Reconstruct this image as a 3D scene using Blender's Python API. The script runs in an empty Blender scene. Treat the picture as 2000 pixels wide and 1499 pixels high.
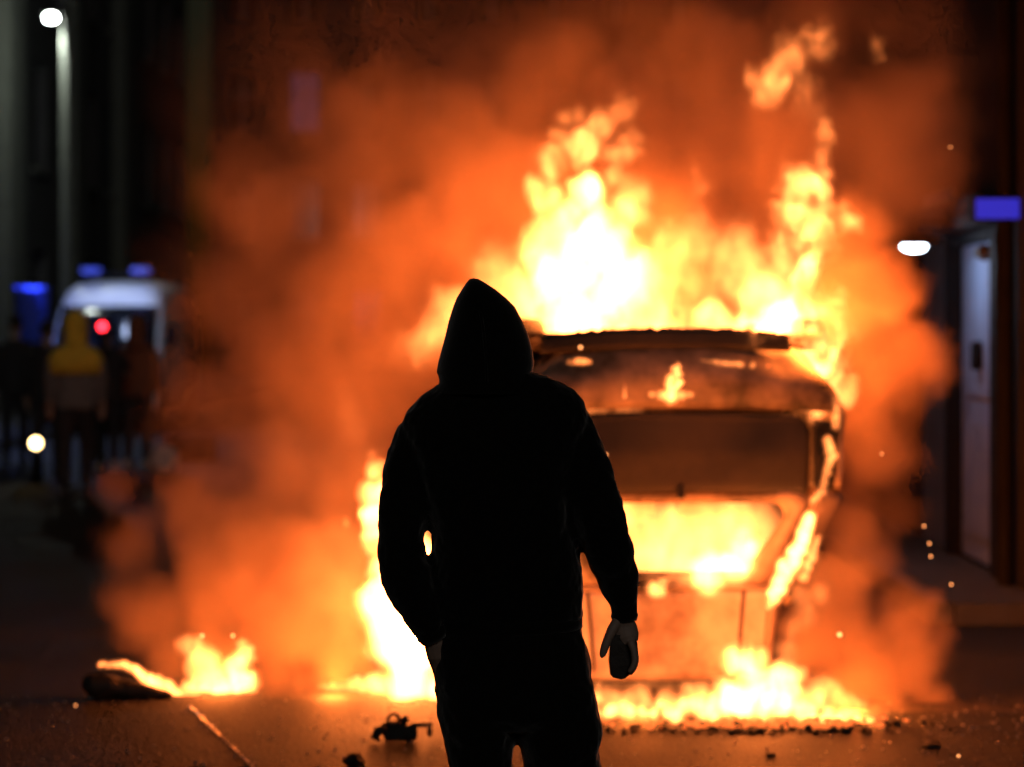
import bpy, bmesh, math, random
from mathutils import Vector, Matrix, noise as mnoise
random.seed(7)
R = math.radians
SC = bpy.context.scene
COL = SC.collection

# ------------------------------------------------------------------ camera
F = 5000.0          # focal length in pixels of the 2000-wide photograph
HZ = 640.0          # horizon row
EYE = 1.65
cam_d = bpy.data.cameras.new('camera')
cam_d.sensor_width = 36.0
cam_d.lens = 36.0 * F / 2000.0
cam_d.shift_y = -(749.5 - HZ) / 2000.0
cam_d.clip_start = 0.1
cam_d.clip_end = 500
cam_d.dof.use_dof = True
cam_d.dof.focus_distance = 6.94
cam_d.dof.aperture_fstop = 2.2
cam = bpy.data.objects.new('camera', cam_d)
COL.objects.link(cam)
cam.location = (0, 0, EYE)
cam.rotation_euler = (R(90), 0, 0)
SC.camera = cam

# ------------------------------------------------------------------ world: deep night sky
w = bpy.data.worlds.new('World'); SC.world = w; w.use_nodes = True
wn = w.node_tree.nodes; wn.clear()
sky = wn.new('ShaderNodeTexSky'); sky.sky_type = 'NISHITA'; sky.sun_disc = False
sky.sun_elevation = R(2); sky.sun_rotation = R(180)
bg = wn.new('ShaderNodeBackground'); bg.inputs['Strength'].default_value = 0.004
wo = wn.new('ShaderNodeOutputWorld')
w.node_tree.links.new(sky.outputs[0], bg.inputs['Color'])
w.node_tree.links.new(bg.outputs[0], wo.inputs['Surface'])

sun_d = bpy.data.lights.new('sun', 'SUN'); sun_d.energy = .19; sun_d.angle = R(20); sun_d.color = (1, .95, .88)   # faint night-time town light from behind the viewer
sun = bpy.data.objects.new('sun', sun_d); COL.objects.link(sun); sun.rotation_euler = (R(62), 0, R(12))

SC.view_settings.view_transform = 'Standard'
SC.view_settings.look = 'None'
SC.view_settings.exposure = 0.0
SC.view_settings.gamma = 1.0
SC.render.engine = 'CYCLES'
cy = SC.cycles
cy.max_bounces = 5; cy.diffuse_bounces = 2; cy.glossy_bounces = 2
cy.volume_bounces = 2; cy.transmission_bounces = 2; cy.transparent_max_bounces = 12
cy.volume_step_rate = 3.5; cy.volume_max_steps = 512
cy.use_denoising = True; cy.use_adaptive_sampling = True; cy.adaptive_threshold = .045; cy.adaptive_min_samples = 12
cy.sample_clamp_indirect = 6.0
cy.caustics_reflective = False; cy.caustics_refractive = False


def at(px, py, d):
    """point seen at pixel (px,py) of the photograph, d metres down the street"""
    return Vector(((px - 1000.0) / F * d, d, EYE + (HZ - py) / F * d))


def gd(py):
    """distance of the ground point seen on row py"""
    return EYE * F / (py - HZ)


# ------------------------------------------------------------------ materials
def lin(c):
    return tuple((x / 12.92 if x <= .04045 else ((x + .055) / 1.055) ** 2.4) for x in c)


def mat(name, col, rough=.7, metal=0.0, var=.25, scale=6.0, bump=.0, col2=None, emit=None, estr=0.0, spec=.5):
    m = bpy.data.materials.new(name); m.use_nodes = True
    nt = m.node_tree; n = nt.nodes; L = nt.links.new
    b = n['Principled BSDF']
    b.inputs['Roughness'].default_value = rough
    b.inputs['Metallic'].default_value = metal
    b.inputs['Specular IOR Level'].default_value = spec
    tc = n.new('ShaderNodeTexCoord')
    nz = n.new('ShaderNodeTexNoise'); nz.inputs['Scale'].default_value = scale
    nz.inputs['Detail'].default_value = 5; nz.inputs['Roughness'].default_value = .6
    L(tc.outputs['Object'], nz.inputs['Vector'])
    rp = n.new('ShaderNodeValToRGB')
    c2 = col2 or tuple(x * (1 - var) for x in col)
    rp.color_ramp.elements[0].position = .35; rp.color_ramp.elements[1].position = .65
    rp.color_ramp.elements[0].color = (*c2, 1); rp.color_ramp.elements[1].color = (*col, 1)
    L(nz.outputs['Fac'], rp.inputs['Fac']); L(rp.outputs['Color'], b.inputs['Base Color'])
    if bump:
        bp = n.new('ShaderNodeBump'); bp.inputs['Strength'].default_value = bump; bp.inputs['Distance'].default_value = .02
        L(nz.outputs['Fac'], bp.inputs['Height']); L(bp.outputs['Normal'], b.inputs['Normal'])
    if emit:
        b.inputs['Emission Color'].default_value = (*emit, 1); b.inputs['Emission Strength'].default_value = estr
    return m


def asphalt_mat():
    m = bpy.data.materials.new('asphalt'); m.use_nodes = True
    nt = m.node_tree; n = nt.nodes; L = nt.links.new; b = n['Principled BSDF']; b.inputs['Specular IOR Level'].default_value = .12
    tc = n.new('ShaderNodeTexCoord')
    n1 = n.new('ShaderNodeTexNoise'); n1.inputs['Scale'].default_value = 1.1; n1.inputs['Detail'].default_value = 6
    n2 = n.new('ShaderNodeTexNoise'); n2.inputs['Scale'].default_value = 70; n2.inputs['Detail'].default_value = 3
    vo = n.new('ShaderNodeTexVoronoi'); vo.inputs['Scale'].default_value = 55
    for q in (n1, n2, vo): L(tc.outputs['Object'], q.inputs['Vector'])
    r1 = n.new('ShaderNodeValToRGB')
    r1.color_ramp.elements[0].color = (.013, .0125, .012, 1); r1.color_ramp.elements[1].color = (.038, .036, .034, 1)
    r1.color_ramp.elements[0].position = .3; r1.color_ramp.elements[1].position = .7
    L(n1.outputs['Fac'], r1.inputs['Fac'])
    mx = n.new('ShaderNodeMix'); mx.data_type = 'RGBA'; mx.blend_type = 'MULTIPLY'; mx.inputs[0].default_value = .8
    L(r1.outputs['Color'], mx.inputs[6])
    r2 = n.new('ShaderNodeValToRGB'); r2.color_ramp.elements[0].color = (.35, .35, .35, 1); r2.color_ramp.elements[1].color = (1.5, 1.45, 1.4, 1)
    r2.color_ramp.elements[0].position = .35; r2.color_ramp.elements[1].position = .7
    L(n2.outputs['Fac'], r2.inputs['Fac']); L(r2.outputs['Color'], mx.inputs[7])
    L(mx.outputs[2], b.inputs['Base Color'])
    rr = n.new('ShaderNodeMapRange'); rr.inputs['To Min'].default_value = .6; rr.inputs['To Max'].default_value = .95
    L(n1.outputs['Fac'], rr.inputs['Value']); L(rr.outputs[0], b.inputs['Roughness'])
    bp = n.new('ShaderNodeBump'); bp.inputs['Strength'].default_value = .6; bp.inputs['Distance'].default_value = .008
    L(vo.outputs['Distance'], bp.inputs['Height']); L(bp.outputs['Normal'], b.inputs['Normal'])
    return m


M = dict(
    asphalt=asphalt_mat(),
    paving=mat('paving', (.05, .048, .046), .9, scale=9, bump=.3),
    kerb=mat('kerb_stone', (.07, .067, .063), .9, scale=12, bump=.3),
    paint=mat('worn_paint', (.6, .58, .52), .3, var=.6, scale=25),
    stone=mat('dark_facade', (.035, .034, .033), .85, scale=3, bump=.3),
    stone_pale=mat('pale_facade', (.10, .105, .085), .85, scale=4, bump=.2),
    stone_b=mat('brown_facade', (.03, .028, .026), .95, scale=4, bump=.2, spec=.08),
    pilaster=mat('weathered_pilaster', (.055, .058, .045), .9, scale=4, bump=.2),
    stone_grey=mat('blue_grey_render', (.10, .12, .15), .8, scale=5, bump=.15),
    dark=mat('black_metal', (.008, .008, .009), .8, scale=8, spec=.15),
    door=mat('pale_door_paint', (.24, .32, .5), .5, var=.15, scale=3),
    window=mat('dark_glass', (.01, .011, .014), .12, scale=3),
    frame=mat('window_frame', (.09, .09, .09), .6),
    black_cloth=mat('black_cotton', (.006, .0055, .005), .95, var=.4, scale=60, bump=.1, spec=.1),
    trouser=mat('black_jersey', (.007, .006, .0055), .95, var=.4, scale=50, bump=.1, spec=.1),
    skin=mat('skin', (.26, .18, .14), .6, var=.15, scale=25),
    hair=mat('dark_hair', (.02, .014, .01), .7),
    shoe=mat('black_shoe', (.015, .015, .015), .6),
    block=mat('dark_block', (.02, .014, .01), .6, bump=.3, scale=20),
    soot=mat('sooty_paint', (.36, .26, .2), .6, col2=(.03, .024, .02), scale=3.5, bump=.1),  # soot patches; pale tone raised to hold the orange haze over the bumper
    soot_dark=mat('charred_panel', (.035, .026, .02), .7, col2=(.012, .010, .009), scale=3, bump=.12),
    soot_pale=mat('scorched_roof_paint', (.6, .5, .42), .55, col2=(.22, .16, .12), scale=3.5, bump=.08),  # scorched paint, made paler to carry the light of the ground fire
    char=mat('charred_plastic', (.014, .011, .009), .75, scale=14, bump=.6),
    iron=mat('burnt_steel', (.06, .045, .035), .6, metal=.6, scale=9, bump=.2),
    rubber=mat('rubber', (.012, .012, .012), .85, scale=20, bump=.2),
    seat=mat('burnt_upholstery', (.06, .04, .03), .9, scale=12, bump=.5),
    pebble=mat('grit', (.5, .47, .42), .2, scale=40),
    ember=mat('glowing_ember', (.05, .02, .01), .8, emit=(1, .17, .03), estr=1.3),
    spark=mat('hot_spark', (.1, .05, .02), .8, emit=(1, .34, .1), estr=5),
    yellow=mat('yellow_fabric', (.6, .45, .04), .85, scale=14),
    grey=mat('grey_fabric', (.12, .12, .12), .85, scale=14),
    rust=mat('rust_fabric', (.16, .05, .02), .85, scale=14),
    navy=mat('dark_fabric', (.014, .014, .017), .85, scale=14),
    pale=mat('pale_fabric', (.4, .38, .36), .8, scale=14),
    van=mat('white_van_paint', (.7, .72, .75), .35, var=.08, scale=3),
    lamp_white=mat('lamp_glow', (.8, .8, .8), .5, emit=(.93, 1, .96), estr=60),
    lamp_cool=mat('cool_lamp_glow', (.8, .8, .8), .5, emit=(.72, .85, 1), estr=14),
    lamp_warm=mat('warm_lamp_glow', (.8, .7, .5), .5, emit=(1, .68, .28), estr=16),
    lamp_red=mat('red_lamp_glow', (.5, .02, .02), .5, emit=(1, .02, .035), estr=16),
    lamp_blue=mat('blue_beacon_glow', (.02, .04, .4), .4, emit=(.10, .14, 1), estr=.25),
    neon=mat('violet_sign_glow', (.008, .008, .04), .5, emit=(.035, .04, .8), estr=.6),
    win_violet=mat('violet_lit_window', (.1, .08, .2), .4, emit=(.25, .18, .5), estr=.05),
    win_amber=mat('amber_lit_window', (.2, .1, .05), .4, emit=(1, .4, .1), estr=.35),
)


for k_ in ('black_cloth', 'trouser'):
    b_ = M[k_].node_tree.nodes['Principled BSDF']; b_.inputs['Sheen Weight'].default_value = .35; b_.inputs['Sheen Roughness'].default_value = .4

# ------------------------------------------------------------------ object helpers
def link(name, me, m=None, parent=None):
    o = bpy.data.objects.new(name, me); COL.objects.link(o)
    if m is not None and me is not None: me.materials.append(m)
    if parent is not None: o.parent = parent
    return o


def build(name, bm, m, parent=None, smooth=False, mods=()):
    me = bpy.data.meshes.new(name)
    bmesh.ops.recalc_face_normals(bm, faces=bm.faces)
    bm.to_mesh(me); bm.free()
    if smooth:
        for p in me.polygons: p.use_smooth = True
    o = link(name, me, m, parent)
    for kind, kw in mods:
        md = o.modifiers.new(kind.lower(), kind)
        for k, v in kw.items(): setattr(md, k, v)
    return o


def tag(o, label, cat, group=None):
    o['label'] = label; o['category'] = cat
    if group: o['group'] = group
    return o


def struct(o, label=None):
    o['kind'] = 'structure'
    if label: o['label'] = label
    return o


def stuff(o, label, cat):
    o['kind'] = 'stuff'; o['label'] = label; o['category'] = cat
    return o


def thing(name, label, cat, loc=(0, 0, 0), rz=0.0, group=None):
    o = bpy.data.objects.new(name, None); COL.objects.link(o)
    o.location = loc; o.rotation_euler = (0, 0, rz); o.empty_display_size = .2
    return tag(o, label, cat, group)


def box(bm, x0, x1, y0, y1, z0, z1, bev=0.0):
    vs = [bm.verts.new((x, y, z)) for x in (x0, x1) for y in (y0, y1) for z in (z0, z1)]
    f = [(0, 1, 3, 2), (4, 6, 7, 5), (0, 4, 5, 1), (2, 3, 7, 6), (0, 2, 6, 4), (1, 5, 7, 3)]
    fs = [bm.faces.new([vs[i] for i in q]) for q in f]
    if bev:
        es = list({e for q in fs for e in q.edges})
        bmesh.ops.bevel(bm, geom=es, offset=bev, segments=2, affect='EDGES')


def boxm(name, x0, x1, y0, y1, z0, z1, m, parent=None, bev=0.0):
    bm = bmesh.new(); box(bm, x0, x1, y0, y1, z0, z1, bev)
    return build(name, bm, m, parent)


def tube(bm, pts, seg=16, power=2.0, ref=Vector((1, 0, 0)), flat=False):
    """pts: (Vector centre, r_lateral, r_depth); closed tapered tube with (super)elliptic rings"""
    n = len(pts); rings = []
    for i, (c, ru, rv) in enumerate(pts):
        a = pts[max(i - 1, 0)][0]; b = pts[min(i + 1, n - 1)][0]
        t = (b - a).normalized()
        u = ref - ref.dot(t) * t
        if u.length < .05: u = Vector((0, 1, 0)) - t.y * t
        u.normalize(); v = t.cross(u)
        if flat: u, v = Vector((1, 0, 0)), Vector((0, 1, 0))
        ring = []
        for k in range(seg):
            an = 2 * math.pi * k / seg
            cx, sx = math.cos(an), math.sin(an)
            ex = 2.0 / power
            ring.append(bm.verts.new(c + u * (ru * math.copysign(abs(cx) ** ex, cx)) + v * (rv * math.copysign(abs(sx) ** ex, sx))))
        rings.append(ring)
    for i in range(n - 1):
        for k in range(seg):
            bm.faces.new((rings[i][k], rings[i][(k + 1) % seg], rings[i + 1][(k + 1) % seg], rings[i + 1][k]))
    bm.faces.new(rings[0][::-1]); bm.faces.new(rings[-1])


def pipe(bm, pts, r, seg=10):
    tube(bm, [(Vector(p), r, r) for p in pts], seg, ref=Vector((.31, .2, .93)))


def blob(bm, c, r, sub=2, jag=.0, sc=(1, 1, 1), freq=3.0, seed=0):
    res = bmesh.ops.create_icosphere(bm, subdivisions=sub, radius=1.0)
    off = Vector((seed * 3.7, seed * 1.3, seed * .7))
    for v in res['verts']:
        k = 1 + jag * mnoise.noise(v.co * freq + off)
        v.co = Vector((v.co.x * sc[0], v.co.y * sc[1], v.co.z * sc[2])) * (r * k) + Vector(c)


def grid(bm, nu, nv, fn, skip=None):
    vs = [[bm.verts.new(fn(i / nu, j / nv)) for j in range(nv + 1)] for i in range(nu + 1)]
    for i in range(nu):
        for j in range(nv):
            if skip and skip((i + .5) / nu, (j + .5) / nv): continue
            bm.faces.new((vs[i][j], vs[i + 1][j], vs[i + 1][j + 1], vs[i][j + 1]))
    loose = [v for row in vs for v in row if not v.link_faces]
    bmesh.ops.delete(bm, geom=loose, context='VERTS')


def sol(t, off=-1.0):
    return ('SOLIDIFY', dict(thickness=t, offset=off))


# ================================================================== GROUND AND STREET
bm = bmesh.new()
grid(bm, 60, 90, lambda u, v: Vector((-40 + 80 * u, -6 + 106 * v ** 1.6, .004 * mnoise.noise(Vector((u * 40, v * 60, 0))))))
struct(build('road', bm, M['asphalt'], smooth=True), 'dark asphalt road lit orange near the fire')

# right pavement with kerb stones (from 14 m on)
pv = boxm('pavement', 2.46, 3.0, 14.2, 60, -.05, .12, M['paving']); struct(pv)
kb_me = None
for k in range(16):
    y0 = 14.2 + k * 1.0
    if kb_me is None:
        b = bmesh.new(); box(b, 0, .14, .006, .994, -.05, .125, .012)
        o = build('kerb_stone', b, M['kerb'], pv); kb_me = o.data
    else:
        o = link('kerb_stone', kb_me, None, pv)
    o.location = (2.315, y0, 0)

# left pavement far behind the people
lp = boxm('pavement', -12, -6.9, 30, 95, -.05, .12, M['paving']); struct(lp)

# worn pale joint line that runs from the burning lump towards the camera
joint = bpy.data.objects.new('road_joint', None); COL.objects.link(joint); struct(joint, 'broken pale joint line running across the asphalt')
A = at(372, 1384, gd(1384)); B = at(498, 1505, gd(1505))
rr = random.Random(3)
k = 0.0
while k < 1.0:
    ln = rr.uniform(.02, .075); wd = rr.uniform(.003, .011) * (1.2 - .5 * k)
    p = A.lerp(B, k); dirv = (B - A).normalized(); nrm = Vector((-dirv.y, dirv.x, 0))
    b = bmesh.new()
    seg = 9; lo = []; hi = []
    for q in range(seg):
        an = 2 * math.pi * q / seg
        s = rr.uniform(.75, 1.15)
        xy = p + dirv * (math.cos(an) * ln * .5 * s) + nrm * (math.sin(an) * wd * s + rr.uniform(-.003, .003))
        lo.append(b.verts.new((xy.x, xy.y, -.02))); hi.append(b.verts.new((xy.x, xy.y, .007 + rr.uniform(0, .003))))
    b.faces.new(hi)
    for q in range(seg): b.faces.new((lo[q], lo[(q + 1) % seg], hi[(q + 1) % seg], hi[q]))
    build('joint_stone', b, M['paint'], joint)
    k += (ln + rr.uniform(.012, .07)) / (B - A).length


# ---------------------------------------------------------------- buildings
def facade(root, x, ya, yb, ztop, side, wall_m, storeys, bays, wmat=None, plinth=True, thick=.5):
    """wall along the street at x, from ya to yb, facing `side` (-1 faces -x); recessed framed windows"""
    Ld = yb - ya; wm = wmat or M['window']
    sh = ztop / storeys; bw = Ld / bays
    b = bmesh.new()
    for j in range(storeys):
        z0 = j * sh; za = z0 + sh * .28; zb = z0 + sh * .85
        xs = (x, x + thick) if side < 0 else (x - thick, x)
        box(b, xs[0], xs[1], ya, yb, z0, za); box(b, xs[0], xs[1], ya, yb, zb, z0 + sh)
        for i in range(bays + 1):
            c = ya + i * bw
            box(b, xs[0], xs[1], max(ya, c - bw * .26), min(yb, c + bw * .26), za, zb)
    build('wall', b, wall_m, root)
    for j in range(storeys):
        for i in range(bays):
            c = ya + (i + .5) * bw; hw_ = bw * .24
            z0 = j * sh; za = z0 + sh * .28; zb = z0 + sh * .85
            wx = x + .18 * -side * 1.0 if side > 0 else x + .18
            wx = x - .18 if side > 0 else x + .18
            win = boxm('window', min(wx, wx + .03), max(wx, wx + .03), c - hw_, c + hw_, za, zb, wm)
            win.parent = root
            fb = bmesh.new()
            fx = wx + (.012 if side > 0 else -.012)
            for (p, q, r_, s) in ((c - hw_, c - hw_ + .06, za, zb), (c + hw_ - .06, c + hw_, za, zb), (c - .03, c + .03, za, zb),
                                  (c - hw_ + .06, c - .03, zb - .06, zb), (c - hw_ + .06, c - .03, za, za + .06),
                                  (c + .03, c + hw_ - .06, zb - .06, zb), (c + .03, c + hw_ - .06, za, za + .06)):
                box(fb, fx - .02, fx + .02, p, q, r_, s)
            build('window_frame', fb, M['frame'], win)
            sb = bmesh.new(); so = x + .08 * side
            box(sb, min(x - .17 * side, so), max(x - .17 * side, so), c - hw_ - .08, c + hw_ + .08, za - .1, za - .004)
            build('window_sill', sb, M['stone_pale'], root)


# left building
lb = thing('building', 'dark stone town house along the left side of the street', 'building', (0, 0, 0))
facade(lb, -9.4, 34, 74, 15, 1, M['stone'], 4, 13)
for k, yy in enumerate((46.2, 53.2, 60)):
    b = bmesh.new(); box(b, -9.39, -9.05, yy, yy + 1.4, .12, 14.6, .02); build('pilaster', b, M['pilaster'], lb)
b = bmesh.new(); box(b, -9.39, -8.9, 34, 74, 14.6, 15.1); build('cornice', b, M['stone_pale'], lb)

# far building closing the street
fbld = thing('building', 'dark brown building closing the far end of the street behind the smoke', 'building')
b = bmesh.new()
for j in range(5):
    z0 = j * 3.4
    box(b, -9.4, 16, 80, 80.6, z0, z0 + 1.0); box(b, -9.4, 16, 80, 80.6, z0 + 2.8, z0 + 3.4)
    for i in range(14):
        xx = -9.4 + i * 1.95
        box(b, max(xx - .55, -9.4), min(xx + .55, 16), 80, 80.6, z0 + 1.0, z0 + 2.8)
build('wall', b, M['stone_b'], fbld)
for j in range(5):
    for i in range(13):
        xx = -9.4 + (i + .5) * 1.95; z0 = j * 3.4
        wmat = M['window']
        if (i, j) == (1, 2): wmat = M['win_violet']
        wn_ = boxm('window', xx - .425, xx + .425, 80.2, 80.24, z0 + 1.0, z0 + 2.8, wmat, fbld)
        fb = bmesh.new(); box(fb, xx - .03, xx + .03, 80.16, 80.195, z0 + 1.0, z0 + 2.8); box(fb, xx - .425, xx - .034, 80.165, 80.195, z0 + 2.1, z0 + 2.16); box(fb, xx + .034, xx + .425, 80.165, 80.195, z0 + 2.1, z0 + 2.16)
        build('window_frame', fb, M['frame'], wn_)

# right building with the pale door
rb = thing('building', 'dark building on the right with a pale door', 'building')
b = bmesh.new()
box(b, 3.0, 3.5, 13.6, 15.62, 0, 9); box(b, 3.0, 3.5, 17.35, 40, 0, 9)
box(b, 3.0, 3.5, 15.62, 17.35, 2.27, 9)
build('wall', b, M['stone_b'], rb)
b = bmesh.new(); box(b, 2.985, 2.998, 17.37, 18.6, .13, 2.6); build('rendered_panel', b, M['stone_grey'], rb)
b = bmesh.new()
box(b, 2.93, 3.2, 15.5, 15.72, .12, 2.27, .01); box(b, 2.93, 3.2, 17.25, 17.36, .12, 2.27, .01); box(b, 2.93, 3.2, 15.73, 17.24, 2.2, 2.27, .01)
build('door_frame', b, M['dark'], rb)
dr = boxm('door', 3.03, 3.08, 15.73, 17.24, .13, 2.195, M['door'], rb, .006)
for z0, z1 in ((.3, 1.05), (1.2, 2.1)):
    b = bmesh.new(); box(b, 3.012, 3.029, 15.93, 17.04, z0, z1, .006); build('door_panel', b, M['door'], dr)
b = bmesh.new(); tube(b, [(Vector((2.985, 16.45, 1.38)), .08, .03), (Vector((2.985, 16.45, 1.40)), .09, .035), (Vector((2.985, 16.45, 1.54)), .09, .035), (Vector((2.985, 16.45, 1.56)), .08, .03)], 14, ref=Vector((0, 1, 0)))
build('entry_panel', b, M['dark'], dr)
b = bmesh.new(); blob(b, (2.96, 16.05, 2.12), .09, 2, .1, (.7, 1.2, .6)); build('door_light', b, M['stone_pale'], rb)
b = bmesh.new(); box(b, 2.78, 2.995, 15.3, 17.5, 2.28, 2.36, .01); box(b, 2.78, 2.82, 15.3, 17.5, 2.364, 2.46, .01); build('canopy', b, M['dark'], rb)
# drainpipe on right wall
b = bmesh.new(); pipe(b, [(2.93, 15.2, .12), (2.93, 15.2, 8.8)], .05, 12); build('drainpipe', b, M['dark'], rb)

# blade sign with violet glow
p = at(1948, 409, 15.2)
sg = thing('hanging_sign', 'violet glowing sign box jutting out above the pale door', 'sign', (p.x, p.y, p.z))
boxm('sign_case', -.155, .155, -.06, .06, -.075, .075, M['dark'], sg, .008)
boxm('sign_face', -.14, .14, -.068, -.062, -.06, .06, M['neon'], sg)
b = bmesh.new(); pipe(b, [(.15, 0, .0), (.2, 0, 0), (3.0 - p.x, 0, 0)], .012, 8); build('bracket', b, M['dark'], sg)

# bulkhead lamp near the door
p = at(1785, 482, 16.4)
lm = thing('wall_lamp', 'bright bluish white oval lamp hanging from the canopy by the pale door', 'lamp', (p.x, p.y, p.z))
b = bmesh.new(); blob(b, (0, 0, 0), .085, 3, 0, (1.0, .6, .42)); build('diffuser', b, M['lamp_cool'], lm, True)
b = bmesh.new(); tube(b, [(Vector((0, 0, .012)), .2, .2), (Vector((0, 0, .05)), .16, .16), (Vector((0, 0, .075)), .06, .05)], 18); build('cap', b, M['dark'], lm, True)  # wide cap added to keep the lamp's light off the canopy
b = bmesh.new(); pipe(b, [(0, 0, .06), (0, 0, .13), (.05, 0, .16), (2.79 - p.x, 0, .16)], .012, 8); build('stem', b, M['dark'], lm)
ld = bpy.data.lights.new('wall_lamp_light', 'POINT'); ld.energy = 9; ld.color = (.66, .78, 1); ld.shadow_soft_size = .08
lo = bpy.data.objects.new('lamp_light', ld); COL.objects.link(lo); lo.parent = lm; lo.location = (0, 0, -.12)


# ---------------------------------------------------------------- street lamp top left
def street_lamp(px_head, py_head, px_pole, d, label):
    h = at(px_head, py_head, d); px_ = at(px_pole, 640, d).x
    t = thing('street_lamp', label, 'street lamp', (px_, d, 0))
    b = bmesh.new(); tube(b, [(Vector((0, 0, 0)), .1, .1), (Vector((0, 0, 1.0)), .09, .09), (Vector((0, 0, 1.05)), .07, .07), (Vector((0, 0, h.z + .2)), .055, .055)], 14)
    build('pole', b, M['pilaster'], t, True)
    b = bmesh.new(); dx = h.x - px_
    pipe(b, [(0, 0, h.z + .1), (dx * .4, 0, h.z + .3), (dx, 0, h.z + .2)], .025, 8); build('arm', b, M['frame'], t, True)
    b = bmesh.new(); tube(b, [(Vector((dx, 0, h.z + .05)), .17, .17), (Vector((dx, 0, h.z + .12)), .16, .16), (Vector((dx, 0, h.z + .2)), .06, .06)], 18); build('lamp_head', b, M['dark'], t, True)
    b = bmesh.new(); blob(b, (dx, 0, h.z), .10, 3, 0, (1, 1, .62)); build('globe', b, M['lamp_white'], t, True)
    l = bpy.data.lights.new('street_light', 'POINT'); l.energy = 230; l.color = (.9, 1, .9); l.shadow_soft_size = .1
    o = bpy.data.objects.new('lamp_light', l); COL.objects.link(o); o.parent = t; o.location = (dx, -.0, h.z - .3)


street_lamp(100, 35, 126, 44, 'street lamp with bright white globe at upper left')
t = thing('wall_lamp', 'dim amber lamp on the dark town house at left', 'lamp', (-9.38, 55, 4.2))
b = bmesh.new(); box(b, 0, .06, -.08, .08, -.1, .1, .01); build('back_plate', b, M['dark'], t)
b = bmesh.new(); blob(b, (.14, 0, 0), .11, 2, 0, (.8, 1, .7)); build('diffuser', b, M['win_amber'], t, True)

# ================================================================== VAN AND LIGHTS FAR LEFT
vx = at(195, 640, 40).x
van = thing('van', 'white van with blue beacons parked far down the street', 'van', (vx, 40, 0))
# body: rounded box lofted in x/z front outline, nose towards the camera
b = bmesh.new()
secs = [(-.35, .78, .45, .95), (-.30, .90, .32, 1.08), (.15, .94, .28, 1.22), (.45, .94, .28, 1.32), (1.15, .92, .28, 2.18), (1.5, .92, .28, 2.36), (2.6, .93, .28, 2.42), (5.0, .93, .28, 2.42)]
rings = []
for (yy, hw_, z0, z1) in secs:
    ring = []
    for k in range(28):
        an = 2 * math.pi * k / 28; ex = .35
        cx, sx = math.cos(an), math.sin(an)
        x = hw_ * math.copysign(abs(cx) ** ex, cx); z = (z0 + z1) / 2 + (z1 - z0) / 2 * math.copysign(abs(sx) ** ex, sx)
        if z > 1.3: x *= 1 - .10 * (z - 1.3)
        ring.append(b.verts.new((x, yy, z)))
    rings.append(ring)
for i in range(len(rings) - 1):
    for k in range(28): b.faces.new((rings[i][k], rings[i][(k + 1) % 28], rings[i + 1][(k + 1) % 28], rings[i + 1][k]))
b.faces.new(rings[0][::-1]); b.faces.new(rings[-1])
build('body', b, M['van'], van, True)
b = bmesh.new(); grid(b, 10, 4, lambda u, v: Vector(((u - .5) * (1.62 - .1 * v), .33 + .62 * v + .10 * (2 * u - 1) ** 2, 1.30 + .70 * v)))
build('windscreen', b, M['window'], van, True, (sol(.03),))
for s in (-1, 1):
    b = bmesh.new(); blob(b, (s * .68, -.30, .82), .12, 2, 0, (1.2, .4, .8)); build('headlight', b, M['window'], van, True)
    b = bmesh.new(); box(b, s * 1.03 - .08, s * 1.03 + .08, .62, .72, 1.35, 1.68, .02); pipe(b, [(s * .9, .7, 1.4), (s * 1.03, .68, 1.45)], .02, 6); build('mirror', b, M['dark'], van)
    for yy in (.35, 4.1):
        b = bmesh.new(); tube(b, [(Vector((s * .95, yy, .34)), .34, .34), (Vector((s * .74, yy, .34)), .34, .34)], 20, ref=Vector((0, 0, 1))); build('wheel', b, M['rubber'], van)
b = bmesh.new(); box(b, -.86, .86, -.42, -.3, .36, .6, .03); build('bumper', b, M['dark'], van)
b = bmesh.new(); box(b, -.55, .55, 1.5, 1.75, 2.43, 2.52, .02); build('light_bar', b, M['dark'], van)
for s in (-1, 1):
    b = bmesh.new(); box(b, s * .4 - .16, s * .4 + .16, 1.46, 1.79, 2.525, 2.62, .03); build('beacon', b, M['lamp_blue'], van)
ld = bpy.data.lights.new('beacon_light', 'POINT'); ld.energy = 90; ld.color = (.16, .26, 1); ld.shadow_soft_size = .12
lo = bpy.data.objects.new('beacon_light', ld); COL.objects.link(lo); lo.parent = van; lo.location = (-1.0, -.9, 2.55)
ld = bpy.data.lights.new('beacon_light', 'POINT'); ld.energy = 40; ld.color = (.5, .62, 1); ld.shadow_soft_size = .12
lo = bpy.data.objects.new('beacon_light', ld); COL.objects.link(lo); lo.parent = van; lo.location = (.35, .45, 2.9)

# upright cloth added left of the van, blue glow put into its colour
p = at(62, 600, 39)
bp_ = thing('banner', 'blue lit upright fabric banner standing left of the white van', 'banner', (p.x, 39, 0))
b = bmesh.new(); grid(b, 6, 12, lambda u, v: Vector(((u - .5) * (.42 + .15 * v), .06 * math.sin(u * 9 + v * 3), 1.42 + .85 * v)))
build('cloth', b, mat('blue_cloth', (.04, .09, .8), .8), bp_, True, (sol(.01),))
b = bmesh.new(); pipe(b, [(0, .07, 0), (0, .07, 2.3)], .02, 8); build('pole', b, M['frame'], bp_)

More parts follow.
